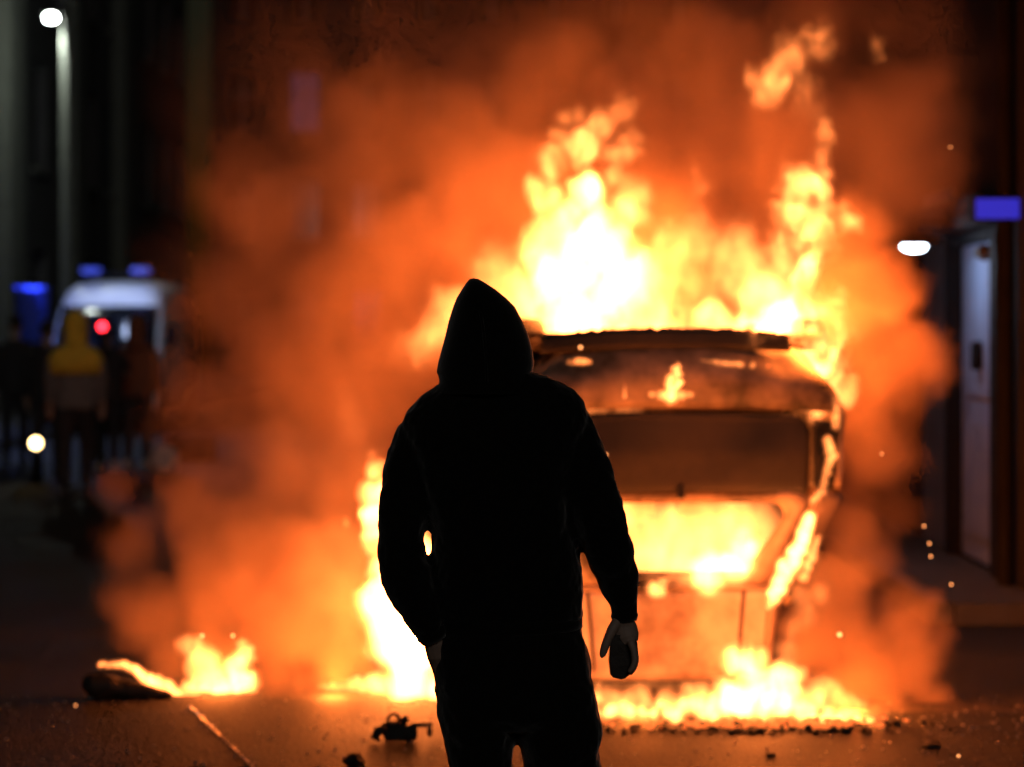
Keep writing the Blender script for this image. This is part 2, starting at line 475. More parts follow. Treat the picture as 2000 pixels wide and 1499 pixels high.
# red signal on a post, warm lamp bollard
p = at(200, 638, 29)
t = thing('signal_post', 'thin dark post with a glowing red round lamp among the bystanders', 'signal', (p.x, p.y, 0))
b = bmesh.new(); pipe(b, [(0, .06, 0), (0, .06, p.z + .1)], .03, 10); build('post', b, M['dark'], t)
b = bmesh.new(); box(b, -.07, .07, -.0, .12, p.z - .1, p.z + .12, .01); build('housing', b, M['dark'], t)
b = bmesh.new(); blob(b, (0, -.012, p.z), .04, 3, 0, (1, .4, 1)); build('red_lens', b, M['lamp_red'], t, True)
p = at(70, 866, 27)
t = thing('lamp_bollard', 'short bollard with a warm round lamp beside the hooded bystander', 'bollard', (p.x, p.y, 0))
b = bmesh.new(); tube(b, [(Vector((0, .07, 0)), .06, .06), (Vector((0, .07, p.z + .12)), .06, .06), (Vector((0, .07, p.z + .15)), .03, .03)], 14); build('post', b, M['dark'], t, True)
b = bmesh.new(); blob(b, (0, -.0, p.z), .055, 3, 0, (1, .5, 1)); build('lens', b, M['lamp_warm'], t, True)
# pale litter bag and dark crate behind the smoke edge
p = at(322, 925, gd(925))
b = bmesh.new(); blob(b, (0, 0, .14), .2, 3, .35, (.85, .7, .9), 2.2, 4); o = build('plastic_bag', b, M['pale'], None, True); o.location = (p.x, p.y, 0); tag(o, 'pale crumpled plastic bag on the ground near the bystanders', 'bag')
p = at(372, 900, gd(900))
t = thing('crate', 'low dark crate on the ground right of the pale bag', 'crate', (p.x, p.y, 0))
for k in range(3):
    boxm('slat', -.28, .28, -.2, -.18, .02 + k * .1, .1 + k * .1, M['dark'], t)
    boxm('slat', -.28, .28, .18, .2, .02 + k * .1, .1 + k * .1, M['dark'], t)
boxm('bottom', -.28, .28, -.178, .178, .01, .03, M['dark'], t); boxm('end_board', -.30, -.282, -.2, .2, .01, .3, M['dark'], t); boxm('end_board', .282, .30, -.2, .2, .01, .3, M['dark'], t)


# ================================================================== PEOPLE
def P(px, py, d, dy=0.0):
    v = at(px, py, d); v.y += dy; return v


def bystander(px, d, h, label, jacket, trousers, hoodm=None, yaw=0, stride=.12, arm=None, hoodup=True, shoe=None):
    """standing or walking figure seen small in the background"""
    root = thing('person', label, 'person', (at(px, 640, d).x, d, 0), yaw, 'bystanders far down the street')
    s = h / 1.75
    def q(x, y, z): return Vector((x * s, y * s, z * s))
    # body: one continuous skin surface (head, neck, trunk, arms with hands)
    b = bmesh.new()
    tube(b, [(q(0, 0, .95), .13 * s, .09 * s), (q(0, 0, 1.2), .14 * s, .09 * s), (q(0, 0, 1.4), .15 * s, .085 * s), (q(0, 0, 1.46), .07 * s, .06 * s), (q(0, .02, 1.54), .055 * s, .06 * s)], 14)
    blob(b, q(0, .025, 1.63), .1 * s, 3, 0, (.78, .95, 1.2)); blob(b, q(0, .125, 1.615), .018 * s, 1, 0, (.8, 1, 1.3))
    for e in (-1, 1):
        blob(b, q(e * .085, .02, 1.62), .025 * s, 1, 0, (.4, .8, 1.2))
        ar = arm or [(.2, 0, 1.4), (.245, -.03, 1.14), (.25, .05, .88)]
        tube(b, [(q(e * a[0], a[1], a[2]), .04 * s, .04 * s) for a in ar], 10)
        hx = ar[-1]
        tube(b, [(q(e * hx[0], hx[1], hx[2] + .02), .03 * s, .025 * s), (q(e * hx[0], hx[1] + .01, hx[2] - .06), .04 * s, .02 * s), (q(e * hx[0] * .98, hx[1] + .03, hx[2] - .15), .025 * s, .015 * s)], 10)
    build('body', b, M['skin'], root, True, (('REMESH', dict(mode='VOXEL', voxel_size=.016)), ('SMOOTH', dict(factor=.5, iterations=3))))
    b = bmesh.new()
    tube(b, [(q(0, 0, .84), .20 * s, .13 * s), (q(0, 0, .95), .195 * s, .135 * s), (q(0, 0, 1.15), .195 * s, .13 * s), (q(0, 0, 1.33), .21 * s, .125 * s), (q(0, -.01, 1.42), .15 * s, .1 * s), (q(0, -.01, 1.47), .08 * s, .08 * s)], 20, 2.4)
    for e in (-1, 1):
        ar = arm or [(.2, 0, 1.4), (.245, -.03, 1.14), (.25, .05, .88)]
        m1 = [(ar[0][i] + ar[1][i]) / 2 for i in range(3)]
        tube(b, [(q(e * (ar[0][0] - .04), ar[0][1], ar[0][2] - .02), .075 * s, .075 * s), (q(e * m1[0], m1[1], m1[2]), .07 * s, .07 * s), (q(e * ar[1][0], ar[1][1], ar[1][2]), .06 * s, .06 * s), (q(e * ar[2][0], ar[2][1], ar[2][2] + .02), .045 * s, .045 * s)], 12)
    build('jacket', b, jacket, root, True, (('REMESH', dict(mode='VOXEL', voxel_size=.022)), ('SMOOTH', dict(factor=.5, iterations=4))))
    if hoodup:
        b = bmesh.new()
        tube(b, [(q(0, -.02, 1.36), .17 * s, .11 * s), (q(0, -.03, 1.45), .115 * s, .11 * s), (q(0, -.015, 1.55), .115 * s, .12 * s), (q(0, -.01, 1.65), .12 * s, .125 * s), (q(0, -.02, 1.72), .105 * s, .11 * s), (q(0, -.025, 1.765), .07 * s, .08 * s), (q(0, -.03, 1.79), .025 * s, .03 * s)], 18)
        build('hood', b, hoodm or jacket, root, True)
    else:
        b = bmesh.new(); blob(b, q(0, .0, 1.67), .1 * s, 2, .08, (.86, 1.02, .95)); build('hair', b, M['hair'], root, True)
    b = bmesh.new()
    tube(b, [(q(0, 0, .8), .17 * s, .12 * s), (q(0, 0, .9), .175 * s, .125 * s), (q(0, 0, 1.0), .16 * s, .11 * s)], 18)
    for e in (-1, 1):
        f = stride * e
        tube(b, [(q(e * .09, 0, .88), .1 * s, .11 * s), (q(e * .1, f * .5 + .03, .5), .075 * s, .08 * s), (q(e * .1, f, .1), .055 * s, .06 * s)], 14)
    build('trousers', b, trousers, root, True, (('REMESH', dict(mode='VOXEL', voxel_size=.022)), ('SMOOTH', dict(factor=.5, iterations=3))))
    for e in (-1, 1):
        f = stride * e
        b = bmesh.new(); tube(b, [(q(e * .1, f - .09, .05), .04 * s, .045 * s), (q(e * .1, f, .055), .047 * s, .055 * s), (q(e * .1, f + .1, .04), .046 * s, .04 * s), (q(e * .1, f + .18, .03), .03 * s, .028 * s)], 12)
        build('shoe', b, shoe or M['shoe'], root, True)
    return root


bystander(148, 25, 1.78, 'bystander in yellow hood and grey jacket seen from behind at left', M['grey'], M['navy'], M['yellow'], R(8), .16)
# yellow yoke of that jacket
yl = [o for o in COL.objects if o.get('label', '').startswith('bystander in yellow')][0]
b = bmesh.new(); tube(b, [(Vector((0, -.005, 1.20)), .275, .15), (Vector((0, -.005, 1.34)), .275, .15), (Vector((0, -.01, 1.43)), .22, .13), (Vector((0, -.015, 1.49)), .11, .11)], 22, 2.3)
build('yoke', b, M['yellow'], yl, True)
bystander(268, 30, 1.76, 'bystander in rust brown top and dark trousers at the edge of the smoke', M['rust'], M['navy'], None, R(-10), .05, shoe=M['pale'])
bystander(30, 31, 1.80, 'bystander in black standing at the left edge of the picture', M['navy'], M['navy'], None, R(15), .04, hoodup=False)
bystander(92, 28.5, 1.72, 'bystander in black partly hidden behind the yellow hooded one', M['navy'], M['navy'], None, R(-5), .08, hoodup=False)
bystander(208, 29.5, 1.7, 'bystander in black between the yellow hooded and the rust brown one', M['navy'], M['navy'], None, R(20), .04, hoodup=False, shoe=M['pale'],
          arm=[(.19, 0, 1.39), (.25, .02, 1.15), (.16, .2, 1.38)])

# ---------------------------------------------------------------- the hooded person
D = 6.94; PX = D / F
root = thing('person', 'person in black hooded top and dark trousers holding a dark block before the fire', 'person', (at(1010, 640, D).x, D, 0))
INV = Matrix.Translation(root.location).inverted()


def ring(py, xl, xr, dep, dy=0.0):
    c = at((xl + xr) / 2, py, D); c.y += dy
    return (INV @ c, (xr - xl) / 2 * PX, dep)


def arm_pt(px, py, rpx, dy, flat=1.0):
    c = at(px, py, D); c.y += dy
    return (INV @ c, rpx * PX, rpx * PX * flat)


# hoodie trunk + sleeves, one surface
b = bmesh.new()
tube(b, [ring(1212, 842, 1135, .125), ring(1203, 838, 1138, .14), ring(1180, 838, 1139, .145), ring(1150, 838, 1140, .145), ring(1110, 838, 1136, .14, -.005), ring(1060, 843, 1124, .135, -.01),
         ring(1015, 838, 1115, .135, -.015), ring(950, 818, 1113, .14, -.02), ring(890, 800, 1125, .14, -.025), ring(850, 790, 1143, .135, -.025), ring(825, 787, 1150, .13, -.025), ring(803, 799, 1149, .122, -.02), ring(783, 818, 1140, .115, -.018),
         ring(768, 836, 1126, .108, -.015), ring(756, 850, 1110, .10, -.012), ring(746, 862, 1090, .095, -.01), ring(736, 870, 1066, .09, -.01), ring(724, 885, 1030, .085, -.01)], 28, 2.35, flat=True)
RA = [(1070, 826, 40, 0), (1090, 832, 54, 0), (1103, 842, 60, 0), (1118, 868, 57, 0), (1137, 915, 55, -.01), (1155, 960, 52, -.02), (1168, 1005, 50, -.03), (1177, 1040, 50, -.03), (1191, 1082, 47, -.02), (1204, 1120, 42, 0), (1208, 1143, 40, .005),
      (1214, 1168, 33, .01), (1219, 1190, 27, .015), (1220, 1206, 24, .015)]
tube(b, [arm_pt(*a) for a in RA], 20)
LA = [(872, 862, 40, 0), (842, 864, 56, 0), (822, 874, 62, 0), (808, 900, 54, -.01), (797, 955, 51, -.03), (787, 1005, 46.5, -.05), (784, 1045, 45.5, -.06), (788, 1085, 47.5, -.06), (797, 1125, 48, -.07), (812, 1160, 46, -.08), (828, 1190, 42, -.085), (840, 1216, 34, -.085), (848, 1236, 27, -.085)]
tube(b, [arm_pt(*a) for a in LA], 20)
hoodie = build('hooded_top', b, M['black_cloth'], root, True,
               (('REMESH', dict(mode='VOXEL', voxel_size=.0085)), ('SMOOTH', dict(factor=.5, iterations=4))))
tx = bpy.data.textures.new('cloth_folds', 'CLOUDS'); tx.noise_scale = .11; tx.noise_depth = 2
md = hoodie.modifiers.new('folds', 'DISPLACE'); md.texture = tx; md.strength = .016; md.mid_level = .5; md.texture_coords = 'LOCAL'
# hem band and cuffs with ribs
b = bmesh.new(); tube(b, [ring(1236, 842, 1135, .13), ring(1228, 838, 1138, .143), ring(1206, 838, 1138, .145), ring(1198, 843, 1134, .13)], 30, 2.35); build('hem_band', b, M['black_cloth'], root, True)
b = bmesh.new(); tube(b, [arm_pt(1220, 1196, 25, .015), arm_pt(1220, 1204, 27, .015), arm_pt(1221, 1214, 24, .016)], 18); build('cuff', b, M['black_cloth'], root, True)
b = bmesh.new(); tube(b, [arm_pt(842, 1222, 31, -.085), arm_pt(847, 1234, 31, -.085), arm_pt(851, 1243, 26, -.083)], 18); build('cuff', b, M['black_cloth'], root, True)

# hood: shell open towards the fire, pointed at the crown
hr = [(768, 846, 1066, .125, -.02), (748, 858, 1048, .125, -.02), (728, 853, 1040, .128, -.015), (708, 856, 1043, .132, -.005), (685, 862, 1040, .135, 0), (655, 870, 1032, .135, 0), (625, 877, 1019, .13, 0),
      (600, 885, 1006, .12, -.005), (582, 892, 988, .105, -.01), (566, 902, 968, .085, -.015), (553, 911, 948, .055, -.02), (545, 918, 934, .02, -.022)]
b = bmesh.new(); rings = []
for (py, xl, xr, dep, dy) in hr:
    c, ru, rv = ring(py, xl, xr, dep, dy)
    op = 0.75 if py < 735 else .12
    if py < 590: op *= max(0, (py - 545) / 45.0)
    ring_ = []
    for k in range(29):
        an = math.pi / 2 + op + (2 * math.pi - 2 * op) * k / 28
        ring_.append(b.verts.new(c + Vector((math.cos(an) * ru, math.sin(an) * rv, 0))))
    rings.append(ring_)
for i in range(len(rings) - 1):
    for k in range(28): b.faces.new((rings[i][k], rings[i][k + 1], rings[i + 1][k + 1], rings[i + 1][k]))
b.faces.new(rings[-1])
hd = build('hood', b, M['black_cloth'], root, True, (sol(.008, -1),))
b = bmesh.new(); pipe(b, [INV @ P(925, 546, D, -.03), INV @ P(935, 590, D, -.115), INV @ P(945, 640, D, -.137), INV @ P(950, 700, D, -.137), INV @ P(952, 745, D, -.145)], .004, 8); build('seam', b, M['black_cloth'], hd, True)

# trousers
b = bmesh.new()
tube(b, [ring(1190, 850, 1126, .12), ring(1215, 843, 1133, .135), ring(1245, 836, 1137, .145), ring(1275, 836, 1149, .15), ring(1310, 843, 1155, .15), ring(1350, 850, 1158, .15), ring(1395, 858, 1166, .14), ring(1418, 872, 1160, .11)], 28, 2.3, flat=True)
tube(b, [ring(1330, 850, 1010, .13), ring(1400, 858, 1012, .125), ring(1450, 868, 1005, .115), ring(1499, 876, 999, .105, -.01), ring(1560, 880, 1000, .10, -.02), ring(1620, 880, 990, .095, 0), ring(1700, 882, 985, .09, .0), ring(1790, 884, 992, .085, 0)], 22, 2.2, flat=True)
tube(b, [ring(1330, 1000, 1158, .13), ring(1400, 1006, 1171, .125), ring(1435, 1010, 1178, .12), ring(1462, 1015, 1173, .115), ring(1499, 1023, 1176, .11, .01), ring(1560, 1030, 1174, .10, .01), ring(1620, 1036, 1165, .095, 0), ring(1700, 1040, 1158, .09, 0), ring(1790, 1040, 1160, .085, 0)], 22, 2.2, flat=True)
trs = build('trousers', b, M['trouser'], root, True, (('REMESH', dict(mode='VOXEL', voxel_size=.009)), ('SMOOTH', dict(factor=.5, iterations=3))))
tx3 = bpy.data.textures.new('cloth_creases', 'CLOUDS'); tx3.noise_scale = .04; tx3.noise_depth = 1
for o_ in (hoodie, trs):
    md = o_.modifiers.new('creases', 'DISPLACE'); md.texture = tx3; md.strength = .009; md.mid_level = .5; md.texture_coords = 'LOCAL'
md = trs.modifiers.new('folds', 'DISPLACE'); md.texture = tx; md.strength = .018; md.mid_level = .5; md.texture_coords = 'LOCAL'
for cx in (938, 1100):
    c = INV @ P(cx, 1815, D); c.z = 0
    b = bmesh.new()
    tube(b, [(c + Vector((0, -.1, .045)), .035, .045), (c + Vector((0, -.05, .06)), .043, .06), (c + Vector((0, .05, .06)), .048, .058), (c + Vector((0, .14, .04)), .046, .04), (c + Vector((0, .19, .028)), .025, .024)], 16)
    build('shoe', b, M['shoe'], root, True)

# body: head, neck, arms and hands in one continuous mesh
b = bmesh.new()
hc = INV @ P(948, 668, D, .02)
blob(b, hc, .1, 3, 0, (.78, 1.0, 1.18))
blob(b, hc + Vector((0, .085, -.05)), .055, 2, 0, (.9, .7, .9))       # jaw
blob(b, hc + Vector((0, .112, -.012)), .016, 2, 0, (.8, 1.1, 1.6))    # nose
blob(b, hc + Vector((0, .1, .035)), .05, 2, 0, (1.1, .3, .3))         # brow
blob(b, hc + Vector((0, .108, -.058)), .022, 2, 0, (1.2, .4, .35))    # mouth
for e in (-1, 1): blob(b, hc + Vector((e * .08, .0, -.01)), .028, 2, 0, (.35, .8, 1.1))
tube(b, [(INV @ P(960, 790, D, -.01), .075, .07), (INV @ P(952, 740, D, .0), .058, .06), (hc + Vector((0, 0, -.04)), .055, .06)], 16)
tube(b, [ring(1190, 870, 1105, .1), ring(1050, 870, 1095, .1), ring(900, 860, 1080, .1), ring(800, 870, 1060, .08), ring(770, 910, 1010, .06)], 20)
for arr, w_ in ((RA, .7), (LA, .7)):
    tube(b, [arm_pt(a[0], a[1], a[2] * w_, a[3]) for a in arr], 14)
# image-right hand hanging down, palm towards the thigh, fingers round the block
tube(b, [arm_pt(1220, 1196, 19, .015), arm_pt(1220, 1212, 20, .015), arm_pt(1220, 1226, 25, .013, .7), arm_pt(1223, 1244, 26, .01, .72), arm_pt(1227, 1258, 21, .01, .8)], 16)
tube(b, [arm_pt(1206, 1214, 11, .0), arm_pt(1196, 1228, 10.5, -.012), arm_pt(1187, 1246, 9, -.018), arm_pt(1181, 1262, 8.6, -.02), arm_pt(1177, 1275, 7.4, -.02), arm_pt(1175, 1281, 5, -.02), arm_pt(1174, 1284, 2, -.02)], 12)
for (x0, dy, L_) in ((1236, -.030, 1.0), (1238, -.008, 1.1), (1239, .014, 1.04), (1238, .034, .86)):
    tube(b, [arm_pt(x0 - 6, 1250, 8, dy * .8), arm_pt(x0 + 1, 1250 + 20 * L_, 7.4, dy), arm_pt(x0 + 3, 1250 + 38 * L_, 6.8, dy - .004), arm_pt(x0 - 2, 1250 + 52 * L_, 6, dy - .006), arm_pt(x0 - 9, 1250 + 60 * L_, 4.8, dy - .006)], 10)
# image-left hand slid into the pocket
tube(b, [arm_pt(848, 1232, 20, -.085), arm_pt(853, 1252, 23, -.085, .7), arm_pt(857, 1274, 22, -.08, .6), arm_pt(862, 1300, 18, -.06, .5)], 14)
for k in range(4):
    tube(b, [arm_pt(850 + k * 8, 1292, 7.5, -.07), arm_pt(856 + k * 8, 1318 - abs(k - 1) * 4, 6.5, -.05), arm_pt(862 + k * 8, 1340 - abs(k - 1) * 6, 5, -.04)], 8)
tube(b, [arm_pt(866, 1254, 9, -.07), arm_pt(877, 1272, 8, -.06), arm_pt(882, 1290, 6, -.05)], 8)
build('body', b, M['skin'], root, True, (('REMESH', dict(mode='VOXEL', voxel_size=.0028)), ('SMOOTH', dict(factor=.5, iterations=3))))
b = bmesh.new(); blob(b, hc + Vector((0, -.012, .025)), .103, 3, .05, (.82, 1.0, 1.1), 9); build('hair', b, M['hair'], root, True)

# dark block held in the hand
b = bmesh.new()
out = [(1193, 1238), (1228, 1236), (1245, 1252), (1246, 1304), (1217, 1328), (1193, 1322), (1189, 1290)]
fr = [b.verts.new(P(x, y, D, -.012)) for x, y in out]; bk = [b.verts.new(P(x - 1, y, D, .04)) for x, y in out]
b.faces.new(fr); b.faces.new(bk[::-1])
for k in range(7): b.faces.new((fr[k], bk[k], bk[(k + 1) % 7], fr[(k + 1) % 7]))
bmesh.ops.bevel(b, geom=list(b.edges), offset=.004, segments=2, affect='EDGES')
tag(build('block', b, M['block']), 'dark angular block held in the hooded person\'s lowered hand', 'block')

# ================================================================== OVERTURNED BURNING CAR
PITCH = R(16.5); CARX = .715; PIV = (2.0, 1.36)          # contact line: front edge of the roof
REAR_D = 11.45
car = thing('car', 'overturned hatchback burning on its roof with its tail towards the viewer', 'car', (CARX, REAR_D + 2.0, .0))
# upright car frame: x lateral, y forward from the tail, z up -> flipped over and pitched about the roof edge
flip = Matrix(((-1, 0, 0, 0), (0, 1, 0, 0), (0, 0, -1, 0), (0, 0, 0, 1)))
CM = Matrix.Rotation(R(2.0), 4, 'Z') @ Matrix.Rotation(-PITCH, 4, 'X') @ flip @ Matrix.Translation((0, -PIV[0], -PIV[1]))


def CV(x, y, z): return CM @ Vector((x, y, z))


def cbuild(name, b, m, parent=car, smooth=True, mods=()):
    bmesh.ops.transform(b, matrix=CM, verts=b.verts)
    return build(name, b, m, parent, smooth, mods)


def interp(tab, t):
    for (a, va), (c, vc) in zip(tab, tab[1:]):
        if t <= c: return va + (vc - va) * max(0, (t - a)) / (c - a)
    return tab[-1][1]


TG = [(.26, .05), (.34, .0), (.5, -.02), (.60, .01), (.64, .05), (.80, .075), (.95, .13), (1.36, .43), (1.42, .5)]


def rear_y(x, z): return interp(TG, z) + .10 * (abs(x) / .7) ** 2.6


def half(z, y):
    hw_ = interp([(.2, .70), (.35, .77), (.6, .79), (.85, .775), (.95, .75), (1.36, .55), (1.45, .5)], z)
    hw_ *= 1 - .36 * max(0, min(1, (.6 - z) / .34)) * max(0, 1 - y / .75)
    return hw_ * (1 - .07 * max(0, 1 - y / .7) ** 2 - .10 * max(0, (y - 2.9) / .8) ** 2)


# rear bumper wrapping round both corners
def bump_fn(u, v):
    t = (u - .5) * 2
    z = .27 + .335 * v
    bulge = .045 * math.sin(math.pi * min(1, v * 1.05)) ** .6
    if abs(t) < .72:
        x = t / .72 * .60; y = rear_y(x, z) - bulge
    else:
        a = (abs(t) - .72) / .28
        ca = min(1, a * 1.6) * math.pi / 2
        x = math.copysign(.60 + (.155 + bulge) * math.sin(ca), t); y = rear_y(.60, z) - bulge + (.10) * (1 - math.cos(ca)) + max(0, a - .6) * 1.2
    x *= interp([(.27, .67), (.38, .735), (.49, .88), (.60, 1.0)], z)
    sag = .012 * mnoise.noise(Vector((x * 3, z * 5, 2)))
    return Vector((x, y + sag, z + sag * .6))


b = bmesh.new(); grid(b, 48, 10, bump_fn)
bmp = cbuild('bumper', b, M['soot'], mods=(sol(.02, 1),))
# charred lower lip with ragged edge
b = bmesh.new()
grid(b, 80, 3, lambda u, v: Vector(((.06 + (u - .5) * 1.14), rear_y((.06 + (u - .5) * 1.14), .3) - .055 - .012 * v, .345 - .095 * v * (1 - .25 * (2 * u - 1) ** 4) + (.012 * mnoise.noise(Vector((u * 38, 0, 1))) + .006 * mnoise.noise(Vector((u * 90, 0, 5)))) * v)))
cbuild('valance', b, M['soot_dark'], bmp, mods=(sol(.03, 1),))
# torn strip of trim
b = bmesh.new(); pipe(b, [(x, rear_y(x, .33) - .055, .325 + .03 * (x + .5) * .3 + .012 * math.sin(x * 5)) for x in [(-.58 + .06 * k) for k in range(20)]], .012, 8); cbuild('trim_strip', b, M['char'], bmp)

# tailgate: lower panel + window frame
TW = [(.60, .50), (.64, .565), (.70, .60), (.95, .59), (1.15, .52), (1.345, .44)]


def tg_fn(u, v):
    z = .625 + .345 * v; hw_ = interp(TW, z); x = (2 * u - 1) * hw_
    dent = .018 * mnoise.noise(Vector((x * 2.5, z * 4, 7)))
    ins = 0
    return Vector((x, rear_y(x, z) + dent + ins * min(1, (.3 - abs(x)) / .03), z))


tail = bpy.data.objects.new('tailgate', None)
b = bmesh.new(); grid(b, 40, 14, tg_fn)
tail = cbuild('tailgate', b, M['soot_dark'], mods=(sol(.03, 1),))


def rrect(hw0, hw1, z0, z1, r, n=12):
    """rounded trapezoid loop, counter-clockwise, (x,z)"""
    pts = []
    cor = [(hw0, z0, -math.pi / 2), (hw1, z1, 0), (-hw1, z1, math.pi / 2), (-hw0, z0, math.pi)]
    for (x, z, a0) in cor:
        sx = 1 if x > 0 else -1; sz = -1 if z == z0 else 1
        cx = x - sx * r; cz = z - sz * r
        for k in range(n):
            a = a0 + (math.pi / 2) * k / (n - 1)
            pts.append((cx + r * math.cos(a), cz + r * math.sin(a)))
    return pts


inn = rrect(.495, .365, .99, 1.315, .075); outl = rrect(.59, .44, .972, 1.345, .03)
b = bmesh.new()
vi = [b.verts.new((x, rear_y(x, z) + .012, z)) for x, z in inn]
vm = [b.verts.new(((x + X) / 2, rear_y((x + X) / 2, (z + Z) / 2) - .012, (z + Z) / 2)) for (x, z), (X, Z) in zip(inn, outl)]
vo_ = [b.verts.new((x, rear_y(x, z) + .004, z)) for x, z in outl]
for k in range(len(inn)):
    j = (k + 1) % len(inn)
    b.faces.new((vi[k], vi[j], vm[j], vm[k])); b.faces.new((vm[k], vm[j], vo_[j], vo_[k]))
cbuild('window_frame', b, M['soot'], tail, mods=(sol(.035, 1),))
# latch / melted wiper stub over the window, handle
b = bmesh.new(); box(b, -.016, .016, rear_y(0, .97) - .05, rear_y(0, .97) - .015, .95, 1.02, .006); cbuild('wiper_stub', b, M['char'], tail, False)
b = bmesh.new(); box(b, -.05, .05, rear_y(0, .76) - .02, rear_y(0, .76) + .01, .745, .765, .006); cbuild('handle', b, M['soot'], tail, False)

# tail lamps (burnt sockets) either side of the tailgate
for s in (-1, 1):
    b = bmesh.new()
    grid(b, 6, 12, lambda u, v: Vector((s * (.615 + .12 * u), rear_y(.62 + .10 * u, .64 + .3 * v) + .03 * u + .03, .635 + .30 * v)))
    cbuild('tail_lamp', b, M['char'], mods=(sol(.04, 1),))
    # rear quarter and C pillar
    b = bmesh.new()
    def cp(u, v):
        z = .94 + .44 * v; xi = interp(TW, z) + .05; xo = half(z, .5) + .015
        if u < .5:
            x = xi + (xo - xi) * u * 2; y = rear_y(x, z) + .02 + .06 * (u * 2) ** 2
        else:
            x = xo; y = rear_y(xo, z) + .08 + (u - .5) * 2 * (.22 + .1 * (1 - v))
        return Vector((s * x, y, z))
    grid(b, 10, 10, cp)
    cbuild('rear_pillar', b, M['soot'], mods=(sol(.03, 1),))
    # side body panel with wheel arches
    def sd(u, v):
        y = .14 + 3.4 * u; z = .24 + .70 * v
        return Vector((s * (half(z, y) + .01 * math.sin(v * 6)), y, z))
    def arch(u, v):
        y = .14 + 3.4 * u; z = .24 + .70 * v
        return math.hypot(y - .66, z - .28) < .34 or math.hypot(y - 3.05, z - .28) < .34
    b = bmesh.new(); grid(b, 68, 18, sd, arch); cbuild('side_panel', b, M['soot'], mods=(sol(.03, 1),))
    for (p0, p1) in (((1.28, .93), (1.30, 1.38)), ((2.72, .93), (2.0, 1.38))):
        b = bmesh.new()
        pipe(b, [(s * half(z, y), y, z) for (y, z) in [(p0[0] + (p1[0] - p0[0]) * k / 4, p0[1] + (p1[1] - p0[1]) * k / 4) for k in range(5)]], .04, 8); cbuild('window_pillar', b, M['soot'])

# roof skin: buckled down behind the rear lip, then lying flat on the road
RP = [(.0, -1.50, .445), (.06, -1.535, .40), (.2, -1.545, .24), (.32, -1.57, .07), (.36, -1.575, .02), (.41, -1.42, .014), (1.0, .05, .014)]


def roof_pt(x, v):
    y = interp([(q[0], q[1]) for q in RP], v); z = interp([(q[0], q[2]) for q in RP], v)
    w_ = interp([(0, .92), (.32, .84), (.5, .95), (1, 1)], v)
    dn = .012 * mnoise.noise(Vector((x * 4, v * 7, 3)))
    return Vector((x * w_, y + .05 * x * x + dn, max(.012, z + dn * .5)))


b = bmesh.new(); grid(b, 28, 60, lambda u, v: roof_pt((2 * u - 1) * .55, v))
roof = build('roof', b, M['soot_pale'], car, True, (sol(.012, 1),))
for s in (-1, 1):
    b = bmesh.new(); pipe(b, [roof_pt(s * .40, v) + Vector((0, -.012, .0)) for v in (.0, .05, .12, .2, .27, .32, .37)], .009, 6); build('roof_moulding', b, M['soot_dark'], roof, True)
    b = bmesh.new(); pipe(b, [roof_pt(s * .555, v) + Vector((0, .0, .02)) for v in (.0, .05, .12, .2, .27, .32, .4, .7, 1.0)], .026, 8); build('roof_rail', b, M['soot'], roof, True)
b = bmesh.new(); grid(b, 24, 3, lambda u, v: Vector(((2 * u - 1) * .46, .37 + .10 * v + .05 * (2 * u - 1) ** 2, 1.362 + .02 * v))); cbuild('rear_lip', b, M['soot'], roof, mods=(sol(.025, 1),))

# bonnet, nose, windscreen base, floor
b = bmesh.new(); grid(b, 14, 10, lambda u, v: Vector(((2 * u - 1) * (.68 - .06 * v), 2.7 + .9 * v, .93 - .16 * v ** 1.5 - .03 * (2 * u - 1) ** 2))); cbuild('bonnet', b, M['soot'], mods=(sol(.02, 1),))
b = bmesh.new(); grid(b, 14, 8, lambda u, v: Vector(((2 * u - 1) * .70, 3.62 + .07 * math.sin(v * 3.1) - .1 * (2 * u - 1) ** 2, .26 + .50 * v))); cbuild('front_bumper', b, M['soot_dark'], mods=(sol(.03, 1),))
b = bmesh.new(); grid(b, 16, 40, lambda u, v: Vector(((2 * u - 1) * .69, .14 + 3.4 * v, .235 + .05 * math.exp(-((2 * u - 1) * 6) ** 2) + .012 * math.sin(v * 40)))); cbuild('floor_pan', b, M['iron'], mods=(sol(.02, 1),))
b = bmesh.new(); pipe(b, [(-.35, .12, .20), (-.35, .3, .19), (-.2, .9, .19), (0, 1.4, .2), (0, 2.9, .2)], .025, 10); tube(b, [(Vector((-.55, .3, .27)), .06, .1), (Vector((-.5, .3, .27)), .08, .13), (Vector((-.05, .3, .27)), .08, .13), (Vector((0, .3, .27)), .06, .1)], 14, ref=Vector((0, 0, 1))); cbuild('exhaust', b, M['iron'])
b = bmesh.new(); pipe(b, [(-.66, .66, .26), (.66, .66, .26)], .04, 12); cbuild('rear_axle', b, M['iron'])
